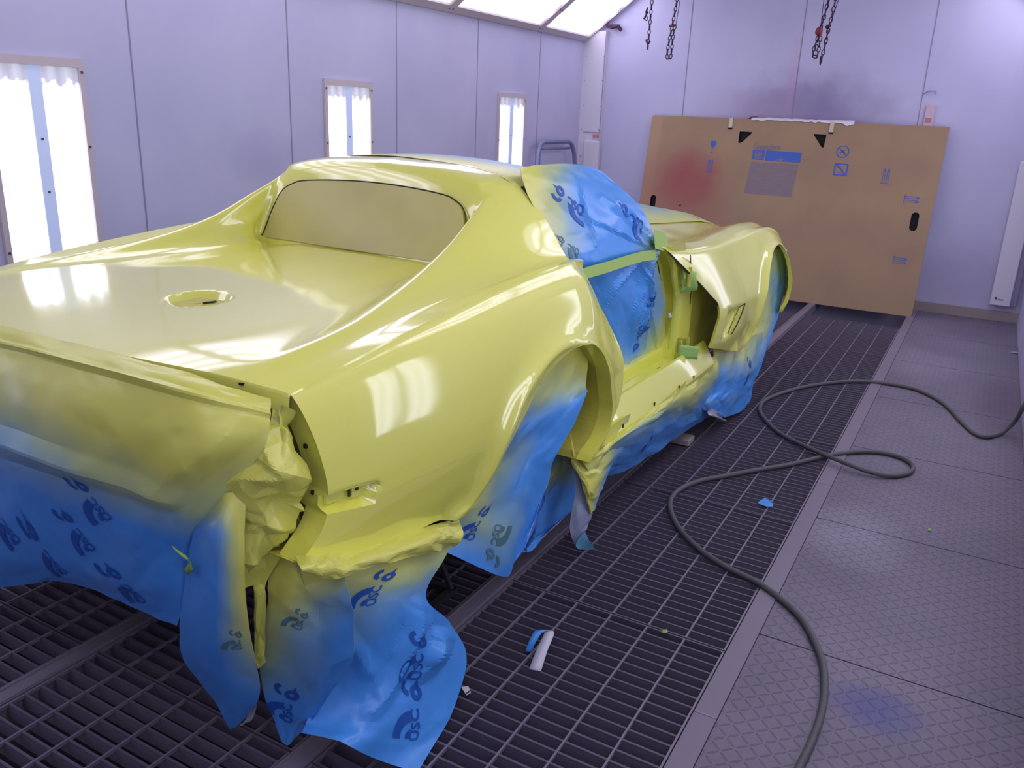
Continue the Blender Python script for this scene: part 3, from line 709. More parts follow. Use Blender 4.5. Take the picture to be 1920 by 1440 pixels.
def sheet(label, rows, amp=.006, cell=.09, logos=(), folds=(), fine=.38, name='masking_sheet', n=9, seed=1, front=1, group=None, parent=None, sharp=16, blue=None, cat='masking paper'):
    rng=np.random.RandomState(seed)
    R=len(rows); Cc=len(rows[0]); P=np.array([[c[0] for c in r] for r in rows],float); S=np.array([[c[1] for c in r] for r in rows],float)
    cache={}
    def base(u,v):   # u 0..Cc-1, v 0..R-1
        k=round(u,4)
        if k not in cache: cache[k]=np.array([cr(P[i],u) for i in range(R)])
        return cr(cache[k],v)
    Wd=np.mean([np.sum(np.linalg.norm(np.diff(P[i],axis=0),axis=1)) for i in range(R)]); Ht=np.mean([np.sum(np.linalg.norm(np.diff(P[:,j],axis=0),axis=1)) for j in range(Cc)])
    cen=P.reshape(-1,3).mean(0); a0=base((Cc-1)/2-.2,(R-1)/2); a1=base((Cc-1)/2+.2,(R-1)/2); a2=base((Cc-1)/2,(R-1)/2-.2); a3=base((Cc-1)/2,(R-1)/2+.2)
    want=cen-np.array([CA,CY+.5,.75]); want[1]*=.45
    front=(1 if np.cross(a1-a0,a3-a2)@want>0 else -1)
    lat=[]
    for k,(cs,am) in enumerate(((cell,amp),(cell*.42,amp*fine))):
        nu=max(2,int(round(Wd/cs))+1); nv=max(2,int(round(Ht/cs))+1)
        Z=rng.uniform(-1,1,(nv+2,nu+2)); lat.append((nu,nv,Z,am))
    sk=rng.uniform(-.5,.5)
    def disp(u,v):
        d=0
        for nu,nv,Z,am in lat:
            a=u/(Cc-1)*nu; b=v/(R-1)*nv; a=a+.30*math.sin(b*1.7+sk*5)+.3; a=min(max(a,0),nu+.999); b=min(b,nv+.999)
            i=int(b); j=int(a); fb=b-i; fa=a-j
            z00,z01,z10,z11=Z[i,j],Z[i,min(j+1,nu+1)],Z[min(i+1,nv+1),j],Z[min(i+1,nv+1),min(j+1,nu+1)]
            if (i+j)%2: 
                val= z00+(z01-z00)*fa+(z11-z01)*fb if fa>fb else z00+(z11-z10)*fa+(z10-z00)*fb
            else:
                val= z00+(z01-z00)*fa+(z10-z00)*fb if fa+fb<1 else z11+(z10-z11)*(1-fa)+(z01-z11)*(1-fb)
            d+=am*val
        for (u0,v0,u1,v1,h,w) in folds:
            eu,ev=(u1-u0),(v1-v0); L=eu*eu+ev*ev; tt=min(max(((u-u0)*eu+(v-v0)*ev)/L,0),1); q=math.hypot(u-u0-eu*tt,v-v0-ev*tt)
            d+=1.5*h*max(0,1-q/w)*(.35+.65*math.sin(PI*min(max(tt,.08),.92)))
        return d
    def surf(u,v,off=0):
        e=.02; p=base(u,v); du=base(min(u+e,Cc-1),v)-base(max(u-e,0),v); dv=base(u,min(v+e,R-1))-base(u,max(v-e,0))
        nn=np.cross(du,dv); l=np.linalg.norm(nn); nn=nn/l if l>1e-9 else np.array([0,1,0.])
        return p+nn*(disp(u,v)+off)*front, nn
    mu=max(8,int((Cc-1)*n)); mv=max(8,int((R-1)*n)); V=[];C=[];F=[]
    for i in range(mv+1):
        for j in range(mu+1):
            u=(Cc-1)*j/mu; v=(R-1)*i/mv; p,_=surf(u,v); V.append(p)
            a=min(int(v),R-2); b=min(int(u),Cc-2); fv=v-a; fu=u-b
            C.append(float((1-fv)*((1-fu)*S[a,b]+fu*S[a,b+1])+fv*((1-fu)*S[a+1,b]+fu*S[a+1,b+1])))
    for i in range(mv):
        for j in range(mu):
            q=(i*(mu+1)+j,i*(mu+1)+j+1,(i+1)*(mu+1)+j+1,(i+1)*(mu+1)+j)
            for tr in (((q[0],q[1],q[2]),(q[0],q[2],q[3])) if (i+j)%2 else ((q[0],q[1],q[3]),(q[1],q[2],q[3]))): F.append(tr if front>0 else tr[::-1])
    mi=[0]*len(F)
    # thin back face of bare paper
    nb=len(V); back=[]
    for i in range(mv+1):
        for j in range(mu+1):
            u=(Cc-1)*j/mu; v=(R-1)*i/mv; back.append(surf(u,v,-.0012)[0])
    V+=back; C+=[0]*len(back); F2=[tuple(nb+k for k in f[::-1]) for f in F]; F+=F2; mi+=[1]*len(F2)
    # printed marks
    for (lu,lv,size,rot,*rest) in logos:
        pm=2+(rest[0] if rest else 0)
        size*=1.3; c,s=math.cos(math.radians(rot)),math.sin(math.radians(rot))
        p0=base(lu,lv); du=(base(min(lu+.05,Cc-1),lv)-base(max(lu-.05,0),lv))/(min(lu+.05,Cc-1)-max(lu-.05,0)); dv=(base(lu,min(lv+.05,R-1))-base(lu,max(lv-.05,0)))/(min(lv+.05,R-1)-max(lv-.05,0))
        # local metric: solve a*du+b*dv for right/up unit directions in the sheet
        nrm=np.cross(du,dv); nrm/=np.linalg.norm(nrm)+1e-9
        ex=du/np.linalg.norm(du); ey=np.cross(nrm,ex); ey=ey if ey@dv<0 else -ey
        Mx=np.array([du,dv]).T; inv=np.linalg.pinv(Mx)
        for LV,LF in logo_shapes():
            b=len(V)
            for x,y in LV:
                X=(x*c-y*s)*size; Y=(x*s+y*c)*size; a=inv@(ex*X+ey*Y)
                uu=min(max(lu+a[0],0.0),Cc-1.0); vv=min(max(lv+a[1],0.0),R-1.0)
                V.append(surf(uu,vv,.0022)[0]); C.append(0)
            F+=[tuple(b+k for k in f) for f in LF]; mi+=[pm]*len(LF)
    o=mesh_obj(name,V,F,[blue or M_paper,M_paperback,M_print,M_printgreen],parent,True,sharp,mi,C)
    if parent is None: tag(o,label,cat,group)
    return o
GRP='blue masking paper sheets taped to the car'
def toL(p): return (Matrix.Translation((CA,CY,CZ))@Matrix.Rotation(CT,4,'Z'))@Vector(p)
def LW(x,y,z): return tuple(toL((x,y,z)))
# tail sheet over the back panel
sheet('wide blue paper sheet hanging over the tail, sprayed yellow on its upper half',[
 [(LW(-.755,-1.012,.792),1),((-2.2839,1.1021,1.1043),1),((-1.9794,1.0865,1.1121),1),((-1.6154,1.0797,1.1235),1),((-1.3592,1.1000,1.1110),1),((-1.2174,1.1874,1.0568),1)],
 [(LW(-.77,-1.05,.765),.9),((-2.1968,1.0505,1.0661),.9),((-1.9157,1.0453,1.0875),.85),((-1.5624,1.0387,1.0967),1),((-1.3074,1.0540,1.0904),1),((-1.2070,1.1722,1.0319),1)],
 [(LW(-.78,-1.10,.68),.85),((-2.1464,1.0095,0.9761),.85),((-1.8684,1.0044,1.0009),.75),((-1.5201,0.9979,1.0112),.95),((-1.3143,1.0241,0.9915),1),((-1.2026,1.1421,0.9606),.75)],
 [(LW(-.78,-1.13,.55),.3),((-2.1699,1.0000,0.8424),.4),((-1.8840,0.9947,0.8749),.3),((-1.5809,0.9991,0.8786),.5),((-1.3936,1.0356,0.8555),.6),((-1.3179,1.1042,0.8075),.5)],
 [(LW(-.78,-1.10,.42),0),((-2.2880,1.0322,0.6629),0),((-1.9824,1.0265,0.7008),0),((-1.6745,1.0308,0.7244),0),((-1.4727,1.0571,0.7227),0),((-1.3960,1.1157,0.6928),.05)],
 [(LW(-.78,-1.07,.25),0),((-2.4425,1.0750,0.4326),0),((-2.1086,1.0688,0.4875),0),((-1.7918,1.0730,0.5394),0),((-1.5747,1.0890,0.5517),0),((-1.4528,1.1267,0.5521),0)],
 [(LW(-.78,-1.04,.02),0),((-2.6557,1.1390,0.1442),0),((-2.2453,1.1214,0.3014),0),((-1.9078,1.1151,0.4313),0),((-1.6982,1.1313,0.4277),0),((-1.5286,1.1481,0.4230),0)]],
 .0055,.15,folds=[(0,.9,5,1.05,.012,.16),(3.9,3.0,4.7,1.3,.012,.40),(0,3.0,4.2,3.05,.012,.3)],logos=[(2.25,4.75,.050,35),(3.35,3.9,.045,30),(3.2,4.55,.045,30),(4.2,5.6,.045,30),(2.9,5.4,.042,25)],seed=3,group=GRP,n=18)
# crumpled yellow paper filling the tail corner
sheet('crumpled yellow-sprayed paper stuffed into the open tail corner',[
 [((-1.2416,1.2028,1.0368),1),((-1.2101,1.2122,1.0371),1),((-1.2037,1.2321,1.0111),1)],
 [((-1.2195,1.1824,0.9967),1),((-1.1886,1.2018,0.9795),1),((-1.2003,1.2521,0.9420),1)],
 [((-1.2309,1.1626,0.9407),1),((-1.1784,1.1717,0.9143),1),((-1.1955,1.2570,0.8532),1)],
 [((-1.2980,1.1339,0.8547),1),((-1.2094,1.1522,0.8403),1),((-1.1946,1.2520,0.7778),1)],
 [((-1.3104,1.1241,0.7797),.9),((-1.2149,1.1523,0.7634),1),((-1.2223,1.2475,0.7120),1)],
 [((-1.2975,1.1338,0.6818),.9),((-1.2671,1.1633,0.6772),1),((-1.2695,1.2333,0.6702),1)],
 [((-1.3045,1.1540,0.5608),.8),((-1.3100,1.1841,0.5708),1),((-1.3340,1.2345,0.5792),1)]],.032,.095,fine=.5,seed=11,group=GRP,n=18,sharp=7)
sheet('tall narrow blue paper fold hanging at the tail corner, with a yellow stripe',[
 [((-1.3321,1.1145,0.8119),.5),((-1.2840,1.1136,0.8540),.95),((-1.2467,1.1329,0.8564),1)],
 [((-1.3771,1.0953,0.7406),0),((-1.2702,1.0733,0.7822),.15),((-1.2511,1.1230,0.7530),1)],
 [((-1.4360,1.1064,0.5963),0),((-1.3093,1.0841,0.6367),.05),((-1.2705,1.1334,0.6109),.95)],
 [((-1.5241,1.1480,0.4127),0),((-1.3707,1.1152,0.4743),0),((-1.2968,1.1638,0.4736),.75)],
 [((-1.5719,1.1889,0.2765),0),((-1.4239,1.1562,0.3329),0),((-1.3169,1.1942,0.3519),.35)],
 [((-1.5261,1.2281,0.1556),0),((-1.4264,1.2062,0.2050),0),((-1.3493,1.2248,0.2414),.05)],
 [((-1.5015,1.2576,0.0508),0),((-1.4682,1.2470,0.0770),0),((-1.4394,1.2515,0.1070),0)]],.004,.14,[(1.62,3.35,.026,5,1)],seed=5,group=GRP,n=9)
sheet('small pale curl of paper back at the foot of the tall fold',[
 [((-1.3599,1.2350,0.2380),0),((-1.3887,1.2506,0.2121),0),((-1.4064,1.2559,0.1978),0)],[((-1.4120,1.2560,0.1278),0),((-1.4398,1.2665,0.1063),0),((-1.4538,1.2718,0.0964),0)],[((-1.4562,1.2618,0.0820),0),((-1.4766,1.2722,0.0620),0),((-1.4911,1.2775,0.0499),0)]],.001,.05,group=None,blue=M_paperback,seed=2)
sheet('yellow-green strip of tape and paper dangling below the tail corner',[
 [((-1.2885,1.2237,0.6620),1),((-1.2441,1.2329,0.6783),1)],[((-1.3266,1.2144,0.5847),1),((-1.2993,1.2239,0.5819),1)],[((-1.3213,1.2043,0.5421),1),((-1.2951,1.2138,0.5461),1)],[((-1.3426,1.2147,0.4267),.9),((-1.3153,1.2242,0.4314),.95)],[((-1.3553,1.2249,0.3523),.95),((-1.3321,1.2345,0.3662),.95)],[((-1.3584,1.2350,0.3063),1),((-1.3411,1.2447,0.3334),1)]],.004,.04,seed=8,name='tape_strip',group=None,cat='tape strip')
sheet('narrow blue sheet hanging in front of the larger one below the tail corner',[
 [((-1.3165,1.2342,0.6274),1),((-1.2561,1.2531,0.6651),1),((-1.2043,1.2822,0.6148),1),((-1.1319,1.2908,0.6243),.7)],
 [((-1.3076,1.2341,0.5597),1),((-1.2433,1.2429,0.5768),1),((-1.1814,1.2717,0.5546),.45),((-1.1010,1.2802,0.5779),.25)],
 [((-1.3326,1.2445,0.4505),.7),((-1.2590,1.2532,0.4724),.5),((-1.1892,1.2819,0.4671),.25),((-1.0885,1.2800,0.5123),.05)],
 [((-1.3828,1.2655,0.2961),.45),((-1.2964,1.2739,0.3175),.35),((-1.1896,1.2719,0.3616),.15),((-1.0950,1.2851,0.4220),0)],
 [((-1.3871,1.2855,0.1563),.1),((-1.3245,1.2944,0.1725),.1),((-1.2213,1.2825,0.2413),.05),((-1.1411,1.2910,0.3359),0)],
 [((-1.3592,1.3050,0.0436),0),((-1.3421,1.3047,0.0415),0),((-1.3119,1.3141,0.0757),0),((-1.2683,1.3033,0.1302),0)]],.008,.10,[(.85,4.35,.042,-20),(1.2,2.1,.028,-10,1)],seed=21,group=GRP,n=10)
sheet('largest blue sheet at the bottom, hanging from the rear quarter to the grates',[
 [((-1.1831,1.2046,0.6906),1),((-1.1707,1.3370,0.6439),1),((-1.1572,1.5237,0.5995),1),((-1.1517,1.8210,0.5259),1)],
 [((-1.2219,1.2715,0.5550),.95),((-1.1410,1.3189,0.5890),.75),((-1.1275,1.5061,0.5335),.72),((-1.1236,1.7202,0.4627),.6)],
 [((-1.2607,1.3352,0.4254),.5),((-1.1701,1.3694,0.4768),.3),((-1.1282,1.4732,0.4581),.25),((-1.1205,1.6146,0.3932),.12)],
 [((-1.2797,1.3893,0.2840),.3),((-1.1694,1.4060,0.3565),.12),((-1.1174,1.5147,0.3360),0),((-1.1135,1.7272,0.2487),0)],
 [((-1.2606,1.3441,0.2070),.1),((-1.1593,1.4115,0.2211),0),((-1.1070,1.5361,0.1946),0),((-1.0924,1.7847,0.1072),0)],
 [((-1.2615,1.2936,0.1598),0),((-1.1503,1.3562,0.1487),0),((-1.0934,1.4586,0.1009),0),((-1.0601,1.6371,0.0151),0)],
 [((-1.2520,1.2670,0.1410),0),((-1.1416,1.2848,0.1482),0),((-1.0999,1.3767,0.0490),0),((-1.0188,1.4362,0.0030),0)]],.010,.15,fine=.3,folds=[(2.7,2.2,1.2,4.6,.016,.30),(2.6,3.3,2.2,3.9,.03,.35),(.2,1.2,1.0,3.6,.014,.25)],logos=[(1.35,1.95,.040,0),(1.95,4.0,.050,-8),(2.35,5.35,.050,-5)],seed=34,group=GRP,n=16)
sheet('yellow-sprayed paper lip crumpled along the bottom of the rear quarter',[
 [((-1.1831,1.2051,0.6996),1),((-1.1707,1.3373,0.6521),1),((-1.1572,1.5238,0.6115),1),((-1.1538,1.7102,0.5680),1),((-1.1516,1.8263,0.5287),1)],
 [((-1.1338,1.1668,0.6947),1),((-1.1168,1.2744,0.6606),1),((-1.1086,1.4489,0.6133),1),((-1.1053,1.6269,0.5714),1),((-1.1126,1.7720,0.5102),1)],
 [((-1.1328,1.2217,0.6466),1),((-1.1165,1.2911,0.6251),1),((-1.1137,1.4447,0.5903),1),((-1.1148,1.6541,0.5212),1),((-1.1230,1.7508,0.4834),.8)]],.011,.085,fine=.4,seed=9,group=GRP,n=12,sharp=12)
# rear wheel opening
sheet('blue and green sheet closing the rear wheel opening, largest fold on its left side',[
 [((-1.1444,2.2178,0.8833),.7),((-1.1418,2.3580,0.9035),.9),((-1.1393,2.4943,0.8953),1),((-1.1465,2.6429,0.8534),1)],
 [((-1.1466,2.1004,0.7934),.4),((-1.1339,2.2433,0.7906),.55),((-1.1208,2.4122,0.7653),.5),((-1.1080,2.5629,0.7427),.55)],
 [((-1.1574,2.0559,0.6839),.4),((-1.1450,2.1839,0.6983),.1),((-1.1121,2.3429,0.7026),.1),((-1.0792,2.4968,0.7353),.15)],
 [((-1.2072,2.0668,0.5703),.6),((-1.1650,2.1831,0.6030),.3),((-1.1329,2.2981,0.6088),.05),((-1.1003,2.4382,0.6283),0)],
 [((-1.2288,1.9779,0.4817),.7),((-1.1657,2.1465,0.4675),.15),((-1.1438,2.2520,0.5275),.05),((-1.1217,2.3633,0.5315),0)],
 [((-1.2500,1.9165,0.4385),.35),((-1.1664,2.1117,0.3491),.4),((-1.1531,2.2867,0.3554),0),((-1.1417,2.3646,0.4471),0)],
 [((-1.2307,1.8778,0.3698),.1),((-1.1661,2.1232,0.1832),.05),((-1.1649,2.1918,0.1938),0),((-1.1537,2.2562,0.2883),0)]],.007,.12,[(.9,4.8,.045,170,1),(.35,5.3,.045,15)],seed=13,group=GRP,n=10)
sheet('inner dark blue sheet behind the rear wheel opening, hanging to the floor frame',[
 [((-1.2372,2.6067,0.4174),.1),((-1.2350,2.7268,0.5076),.3),((-1.2498,3.0093,0.5090),.8)],
 [((-1.2386,2.5295,0.3594),.6),((-1.2358,2.6805,0.3474),.7),((-1.2523,2.8703,0.2738),.3)],
 [((-1.2399,2.4589,0.2587),0),((-1.2369,2.6255,0.2570),0),((-1.2515,2.9129,0.1504),0)],
 [((-1.2230,2.2940,0.2092),0),((-1.2390,2.5102,0.1493),0),((-1.2518,2.8992,0.1073),0)],
 [((-1.2233,2.2768,0.1963),0),((-1.2303,2.4389,0.1117),0),((-1.2374,2.5963,0.1341),0)]],.008,.09,[(.8,3.4,.035,40)],seed=17,group=GRP,n=9)
sheet('crumpled yellow paper lining the front half of the rear wheel opening',[
 [((-1.1485,2.5343,0.9001),1),((-1.1456,2.6921,0.8505),1),((-1.1429,2.8395,0.7305),1)],
 [((-1.1947,2.7425,0.7136),1),((-1.1534,2.8119,0.6826),1),((-1.1322,2.8789,0.6106),1)],
 [((-1.2324,2.8679,0.5646),.75),((-1.1628,2.8445,0.5639),1),((-1.1324,2.8675,0.5084),1)],
 [((-1.2324,2.8638,0.4651),.5),((-1.1730,2.8319,0.4772),1),((-1.1335,2.8087,0.4472),1)],
 [((-1.2147,2.7436,0.4234),.8),((-1.1747,2.7440,0.4283),1),((-1.1254,2.7033,0.4323),1)],
 [((-1.1758,2.6836,0.4009),1),((-1.1560,2.6696,0.4020),1),((-1.1267,2.6314,0.4229),1)]],.022,.075,fine=.5,seed=23,group=GRP,n=13,sharp=10)
sheet('pointed yellow and green paper tongue hanging below the rear wheel opening',[
 [((-1.1392,2.4974,0.6011),1),((-1.1177,2.5797,0.4519),1),((-1.0744,2.7573,0.5338),1),((-1.0716,2.9080,0.5425),.75)],
 [((-1.1385,2.5378,0.4865),.9),((-1.1078,2.5726,0.4192),1),((-1.0758,2.6798,0.4310),.8),((-1.0817,2.9043,0.4186),.1)],
 [((-1.1384,2.5437,0.4429),1),((-1.0978,2.5739,0.3897),1),((-1.0761,2.6645,0.3828),.7),((-1.0829,2.8374,0.3624),.1)],
 [((-1.1177,2.5811,0.3819),1),((-1.0877,2.5770,0.3487),1),((-1.0767,2.6302,0.3093),.7),((-1.0845,2.7509,0.3154),.15)],
 [((-1.0974,2.5936,0.3182),1),((-1.0873,2.5984,0.2975),1),((-1.0867,2.6344,0.2722),.7),((-1.0855,2.6990,0.2797),.1)],
 [((-1.0917,2.6336,0.2272),1),((-1.0867,2.6327,0.2245),1),((-1.0864,2.6477,0.2183),.7),((-1.0861,2.6651,0.2267),.3)]],.007,.06,seed=29,group=GRP,n=10)
sheet('curled end of paper with shade put into its grey back, touching the grates under the wheel opening',[
 [((-1.1572,2.6088,0.3892),0),((-1.1369,2.6237,0.3717),0),((-1.1171,2.6110,0.3600),0)],[((-1.1374,2.5959,0.3174),0),((-1.1171,2.6117,0.2949),0),((-1.1019,2.6199,0.2739),0)],
 [((-1.1380,2.5651,0.2210),0),((-1.1076,2.5821,0.2334),0),((-1.0914,2.6493,0.2162),0)],[((-1.1330,2.5637,0.1570),0),((-1.1124,2.5957,0.1488),0),((-1.0965,2.6434,0.1727),0)],
 [((-1.1273,2.5980,0.0939),0),((-1.1172,2.6041,0.0986),0),((-1.1021,2.6120,0.1446),0)]],.003,.05,seed=31,blue=mat('shaded_grey_paper_back',(.30,.36,.46),.6),group=None)  # darker copy of the white paper back, shade put into its colour
sheet('small blue paper corner folded onto the grates under the wheel opening',[
 [((-1.0972,2.6041,0.1584),0),((-1.0969,2.6200,0.1448),0)],[((-1.1176,2.5848,0.1074),0),((-1.0961,2.6664,0.0855),0)],[((-1.1172,2.6075,0.0744),0),((-1.1092,2.7654,0.0006),0)]],.001,.05,seed=33,group=None,blue=mat('pale_blue_paper',(.16,.46,.66),.45))
# sill and front wheel
sheet('long blue sheet hanging from the door sill towards the front wheel',[
 [((-1.0885,2.5379,0.4616),1),((-1.0694,2.7557,0.4818),1),((-1.0619,3.1622,0.4851),1),((-1.0588,3.6017,0.5020),1),((-1.0788,4.1400,0.4965),1)],
 [((-1.0966,2.6391,0.3762),.6),((-1.0536,2.7993,0.4645),.35),((-1.0458,3.2228,0.4539),.45),((-1.0475,3.6710,0.4259),.75),((-1.0588,4.1402,0.3969),.5)],
 [((-1.1335,2.8046,0.3278),.05),((-1.1084,3.0812,0.3054),0),((-1.0921,3.4226,0.3206),.1),((-1.0843,3.8418,0.2608),.2),((-1.0882,4.1726,0.2508),.05)],
 [((-1.1711,2.9353,0.2230),0),((-1.1540,3.3215,0.1724),0),((-1.1365,3.7255,0.1458),0),((-1.1291,4.1240,0.1069),0),((-1.1249,4.3535,0.0993),0)]],.009,.13,[(1.2,2.3,.03,-30)],seed=41,group=GRP,n=12)
sheet('tall blue sheet closing the front wheel opening, furthest along the car',[
 [((-1.1146,4.9090,0.8400),.7),((-1.0994,5.1916,0.9009),.7),((-1.0459,5.3762,0.8916),.8)],
 [((-1.1158,4.8449,0.6619),.9),((-1.0791,5.2078,0.6722),.4),((-1.0403,5.4095,0.6796),.25)],
 [((-1.1176,4.7479,0.4585),.95),((-1.0700,5.1572,0.4481),.6),((-1.0369,5.3227,0.4550),0)],
 [((-1.1211,4.5601,0.4047),.8),((-1.0640,4.9412,0.3111),.6),((-1.0499,5.1614,0.2626),0)]],.006,.10,seed=43,group=GRP,n=10)
sheet('blue sheet with a rolled corner hanging below the front fender',[
 [((-1.1081,4.1816,0.5220),.95),((-1.1022,4.4984,0.4892),.9),((-1.0819,4.7841,0.4439),.8),((-1.0591,5.2036,0.4065),.3)],
 [((-1.0798,4.0844,0.4070),.15),((-1.0547,4.3636,0.3564),.25),((-1.0392,4.6616,0.3073),.35),((-1.0367,5.0662,0.2359),.1)],
 [((-1.0897,4.0920,0.3022),0),((-1.0559,4.2999,0.2732),0),((-1.0405,4.5906,0.2234),0),((-1.0392,4.9320,0.1604),0)],
 [((-1.0911,4.0188,0.2645),.25),((-1.0572,4.2254,0.2214),.1),((-1.0470,4.5064,0.1657),.15),((-1.0400,4.8839,0.0615),0)],
 [((-1.0955,4.0504,0.2166),.1),((-1.0669,4.2409,0.1423),0),((-1.0591,4.3930,0.0796),0),((-1.0422,4.7657,0.0174),0)]],.007,.09,[(2.35,2.0,.045,10)],seed=47,group=GRP,n=10)
pts=[(-1.0646,4.0952,0.1982),(-1.0576,4.2051,0.1520),(-1.0530,4.3466,0.0888)]
G=[]
for k in range(9):
    a=PI*.5+k*PI*1.35/8; G.append([tuple(np.array(p)+np.array([.018*math.cos(a)+.0,0,.018*math.sin(a)-.004])) for p in pts])
m.grid(G); o=m.build('paper_roll',M_paperback,None,True); tag(o,'rolled white paper edge under the front fender sheet','masking paper'); o.modifiers.new('s','SOLIDIFY').thickness=.001
# cabin sheet from roof to sill
sheet('blue masking sheet stretched over the near cabin side, under the green tape band',[
 [((-1.4469,2.6252,1.4538),1),((-1.4347,2.7444,1.4615),.75),((-1.4308,2.9545,1.4589),.45),((-1.4278,3.1183,1.4459),0),((-1.4052,3.2553,1.4195),0)],
 [((-1.4074,2.5966,1.3985),1),((-1.3844,2.7575,1.4067),.55),((-1.3809,2.9509,1.4075),.1),((-1.3667,3.1747,1.3774),0),((-1.3435,3.3494,1.3441),0)],
 [((-1.3526,2.5889,1.3062),.8),((-1.3341,2.7780,1.2963),.4),((-1.3115,2.9138,1.2973),0),((-1.2874,3.1398,1.2923),0),((-1.2823,3.4117,1.2679),0)],
 [((-1.3025,2.5897,1.2200),.6),((-1.2741,2.7772,1.2065),.3),((-1.2515,2.9157,1.2139),0),((-1.2372,3.1472,1.2022),0),((-1.2227,3.3932,1.1904),.25)],
 [((-1.2766,2.6400,1.1295),.35),((-1.2341,2.7723,1.1265),.1),((-1.2211,2.9369,1.1266),0),((-1.2072,3.1464,1.1230),0),((-1.2025,3.3993,1.1065),.5)],
 [((-1.2727,2.8511,1.0085),0),((-1.2513,2.9279,0.9990),0),((-1.2289,3.0580,1.0025),0),((-1.2242,3.3098,0.9868),0),((-1.2105,3.5071,0.9828),.35)],
 [((-1.2796,3.0192,0.8396),0),((-1.2580,3.1066,0.8256),0),((-1.2453,3.2489,0.8225),0),((-1.2316,3.4482,0.8104),.1),((-1.2181,3.6408,0.8266),.35)],
 [((-1.2670,3.1610,0.6519),.6),((-1.2651,3.2615,0.6521),.2),((-1.2621,3.4215,0.6523),.1),((-1.2488,3.6014,0.6526),.5),((-1.2269,3.7050,0.6859),.7)],
 [((-1.2469,3.1624,0.5492),1),((-1.2448,3.2771,0.5433),1),((-1.2415,3.4583,0.5473),1),((-1.2379,3.6528,0.5600),1),((-1.2256,3.7767,0.5786),1)]],.006,.15,[(1.75,2.05,.055,60),(3.55,2.95,.055,60),(2.6,6.2,.055,200),(3.6,5.6,.04,100),(.75,3.6,.038,60,1)],folds=[(3.9,4.1,1.3,7.4,.016,.16),(3.9,4.1,1.9,7.2,.014,.13),(3.9,4.0,2.5,7.0,.016,.16),(3.9,4.0,.9,5.6,.012,.14),(3.8,3.9,1.6,2.2,.010,.12),(3.85,3.6,2.7,1.6,.012,.16),(3.9,3.4,3.2,1.7,.012,.13),(3.3,4.2,3.15,7.6,.014,.10),(2.1,1.0,1.6,3.4,.010,.12)],seed=53,group=GRP,n=15)
m=MB(); tp=[(-1.2061,2.6666,1.1250),(-1.2026,2.7493,1.1256),(-1.1942,2.8746,1.1257),(-1.1872,3.0397,1.1278),(-1.1842,3.2033,1.1252),(-1.1814,3.3527,1.1144)]
G=[[tuple(p) for p in tp],[tuple(np.array(p)-np.array([0,0,.042])) for p in tp]]; m.grid(G)
o=m.build('tape_band',M_tape,None,False); o.modifiers.new('s','SOLIDIFY').thickness=.0012
tag(o,'light green tape band across the cabin sheet','tape')
m=MB(); G=[[(-1.1765,3.2906,1.2049),(-1.1742,3.4190,1.1793),(-1.1733,3.4682,1.1382)],[(-1.1721,3.3122,1.1246),(-1.1705,3.4029,1.1052),(-1.1695,3.4540,1.1038)]]; m.grid(G)
o=m.build('tape_strip',M_tape,None,False); o.modifiers.new('s','SOLIDIFY').thickness=.0012; tag(o,'short yellow-green tape patch at the foot of the windscreen pillar','tape strip')
def toL(p): return (Matrix.Translation((CA,CY,CZ))@Matrix.Rotation(CT,4,'Z'))@Vector(p)
def LW(x,y,z): return tuple(toL((x,y,z)))
# roof, windscreen and far side coverings
def SZ(x,y):
    P=sect(y); return float(np.interp(abs(x),P[:,0],P[:,1]))
XS=(-.505,-.47,-.43,-.35,-.2,0,.2,.35,.43,.47,.505)
def ramp5(a,b,c,d,e): return [float(np.interp(x,(-.505,-.4,0,.4,.505),(a,b,c,d,e))) for x in XS]
def roofrow(y,o,sp): return [(LW(x,y,SZ(x,min(y,.37))+o),q) for x,q in zip(XS,ramp5(*sp))]
def lowrow(sx,y0,dy,z0,dz,sp): return [(LW(x*sx,y0+dy*(1-(x/.505)**2),z0+dz*(1-(x/.505)**2)),q) for x,q in zip(XS,ramp5(*sp))]
sheet('blue sheet over the roof opening and windscreen, sprayed yellow at the rear edge',[
 roofrow(.345,.0025,(.9,1,1,1,1)), roofrow(.41,.003,(.6,.8,.8,.9,1)), roofrow(.56,.002,(.4,.3,.35,.5,.7)), roofrow(.74,-.012,(0,0,0,0,0)),
 lowrow(1.14,.92,.14,1.055,.03,(0,0,0,0,0)), lowrow(1.34,1.12,.22,.93,.02,(.4,.4,.4,.5,.6))],.0006,.16,seed=61,group=GRP,n=4)
def FZ(x,y): 
    P=fsect(y); return float(np.interp(abs(x),P[:,0],P[:,1]))
sheet('yellow-green paper laid over the hood between the front fenders',[[(LW(x,y,FZ(x,y)+.009),q) for x,q in zip((-.42,-.28,-.14,0,.14,.28,.42),sp)] for y,sp in ((1.26,(1,1,1,.9,1,1,1)),(1.6,(.7,.5,.5,.5,.6,.7,.9)),(1.95,(.5,.5,.3,.3,.4,.6,.9)),(2.3,(.5,.3,.3,.3,.4,.5,.8)),(2.6,(.5,.3,.3,.3,.4,.5,.8)),(2.9,(.6,.4,.3,.3,.4,.5,.8)))],.002,.15,seed=67,group=GRP,n=5)
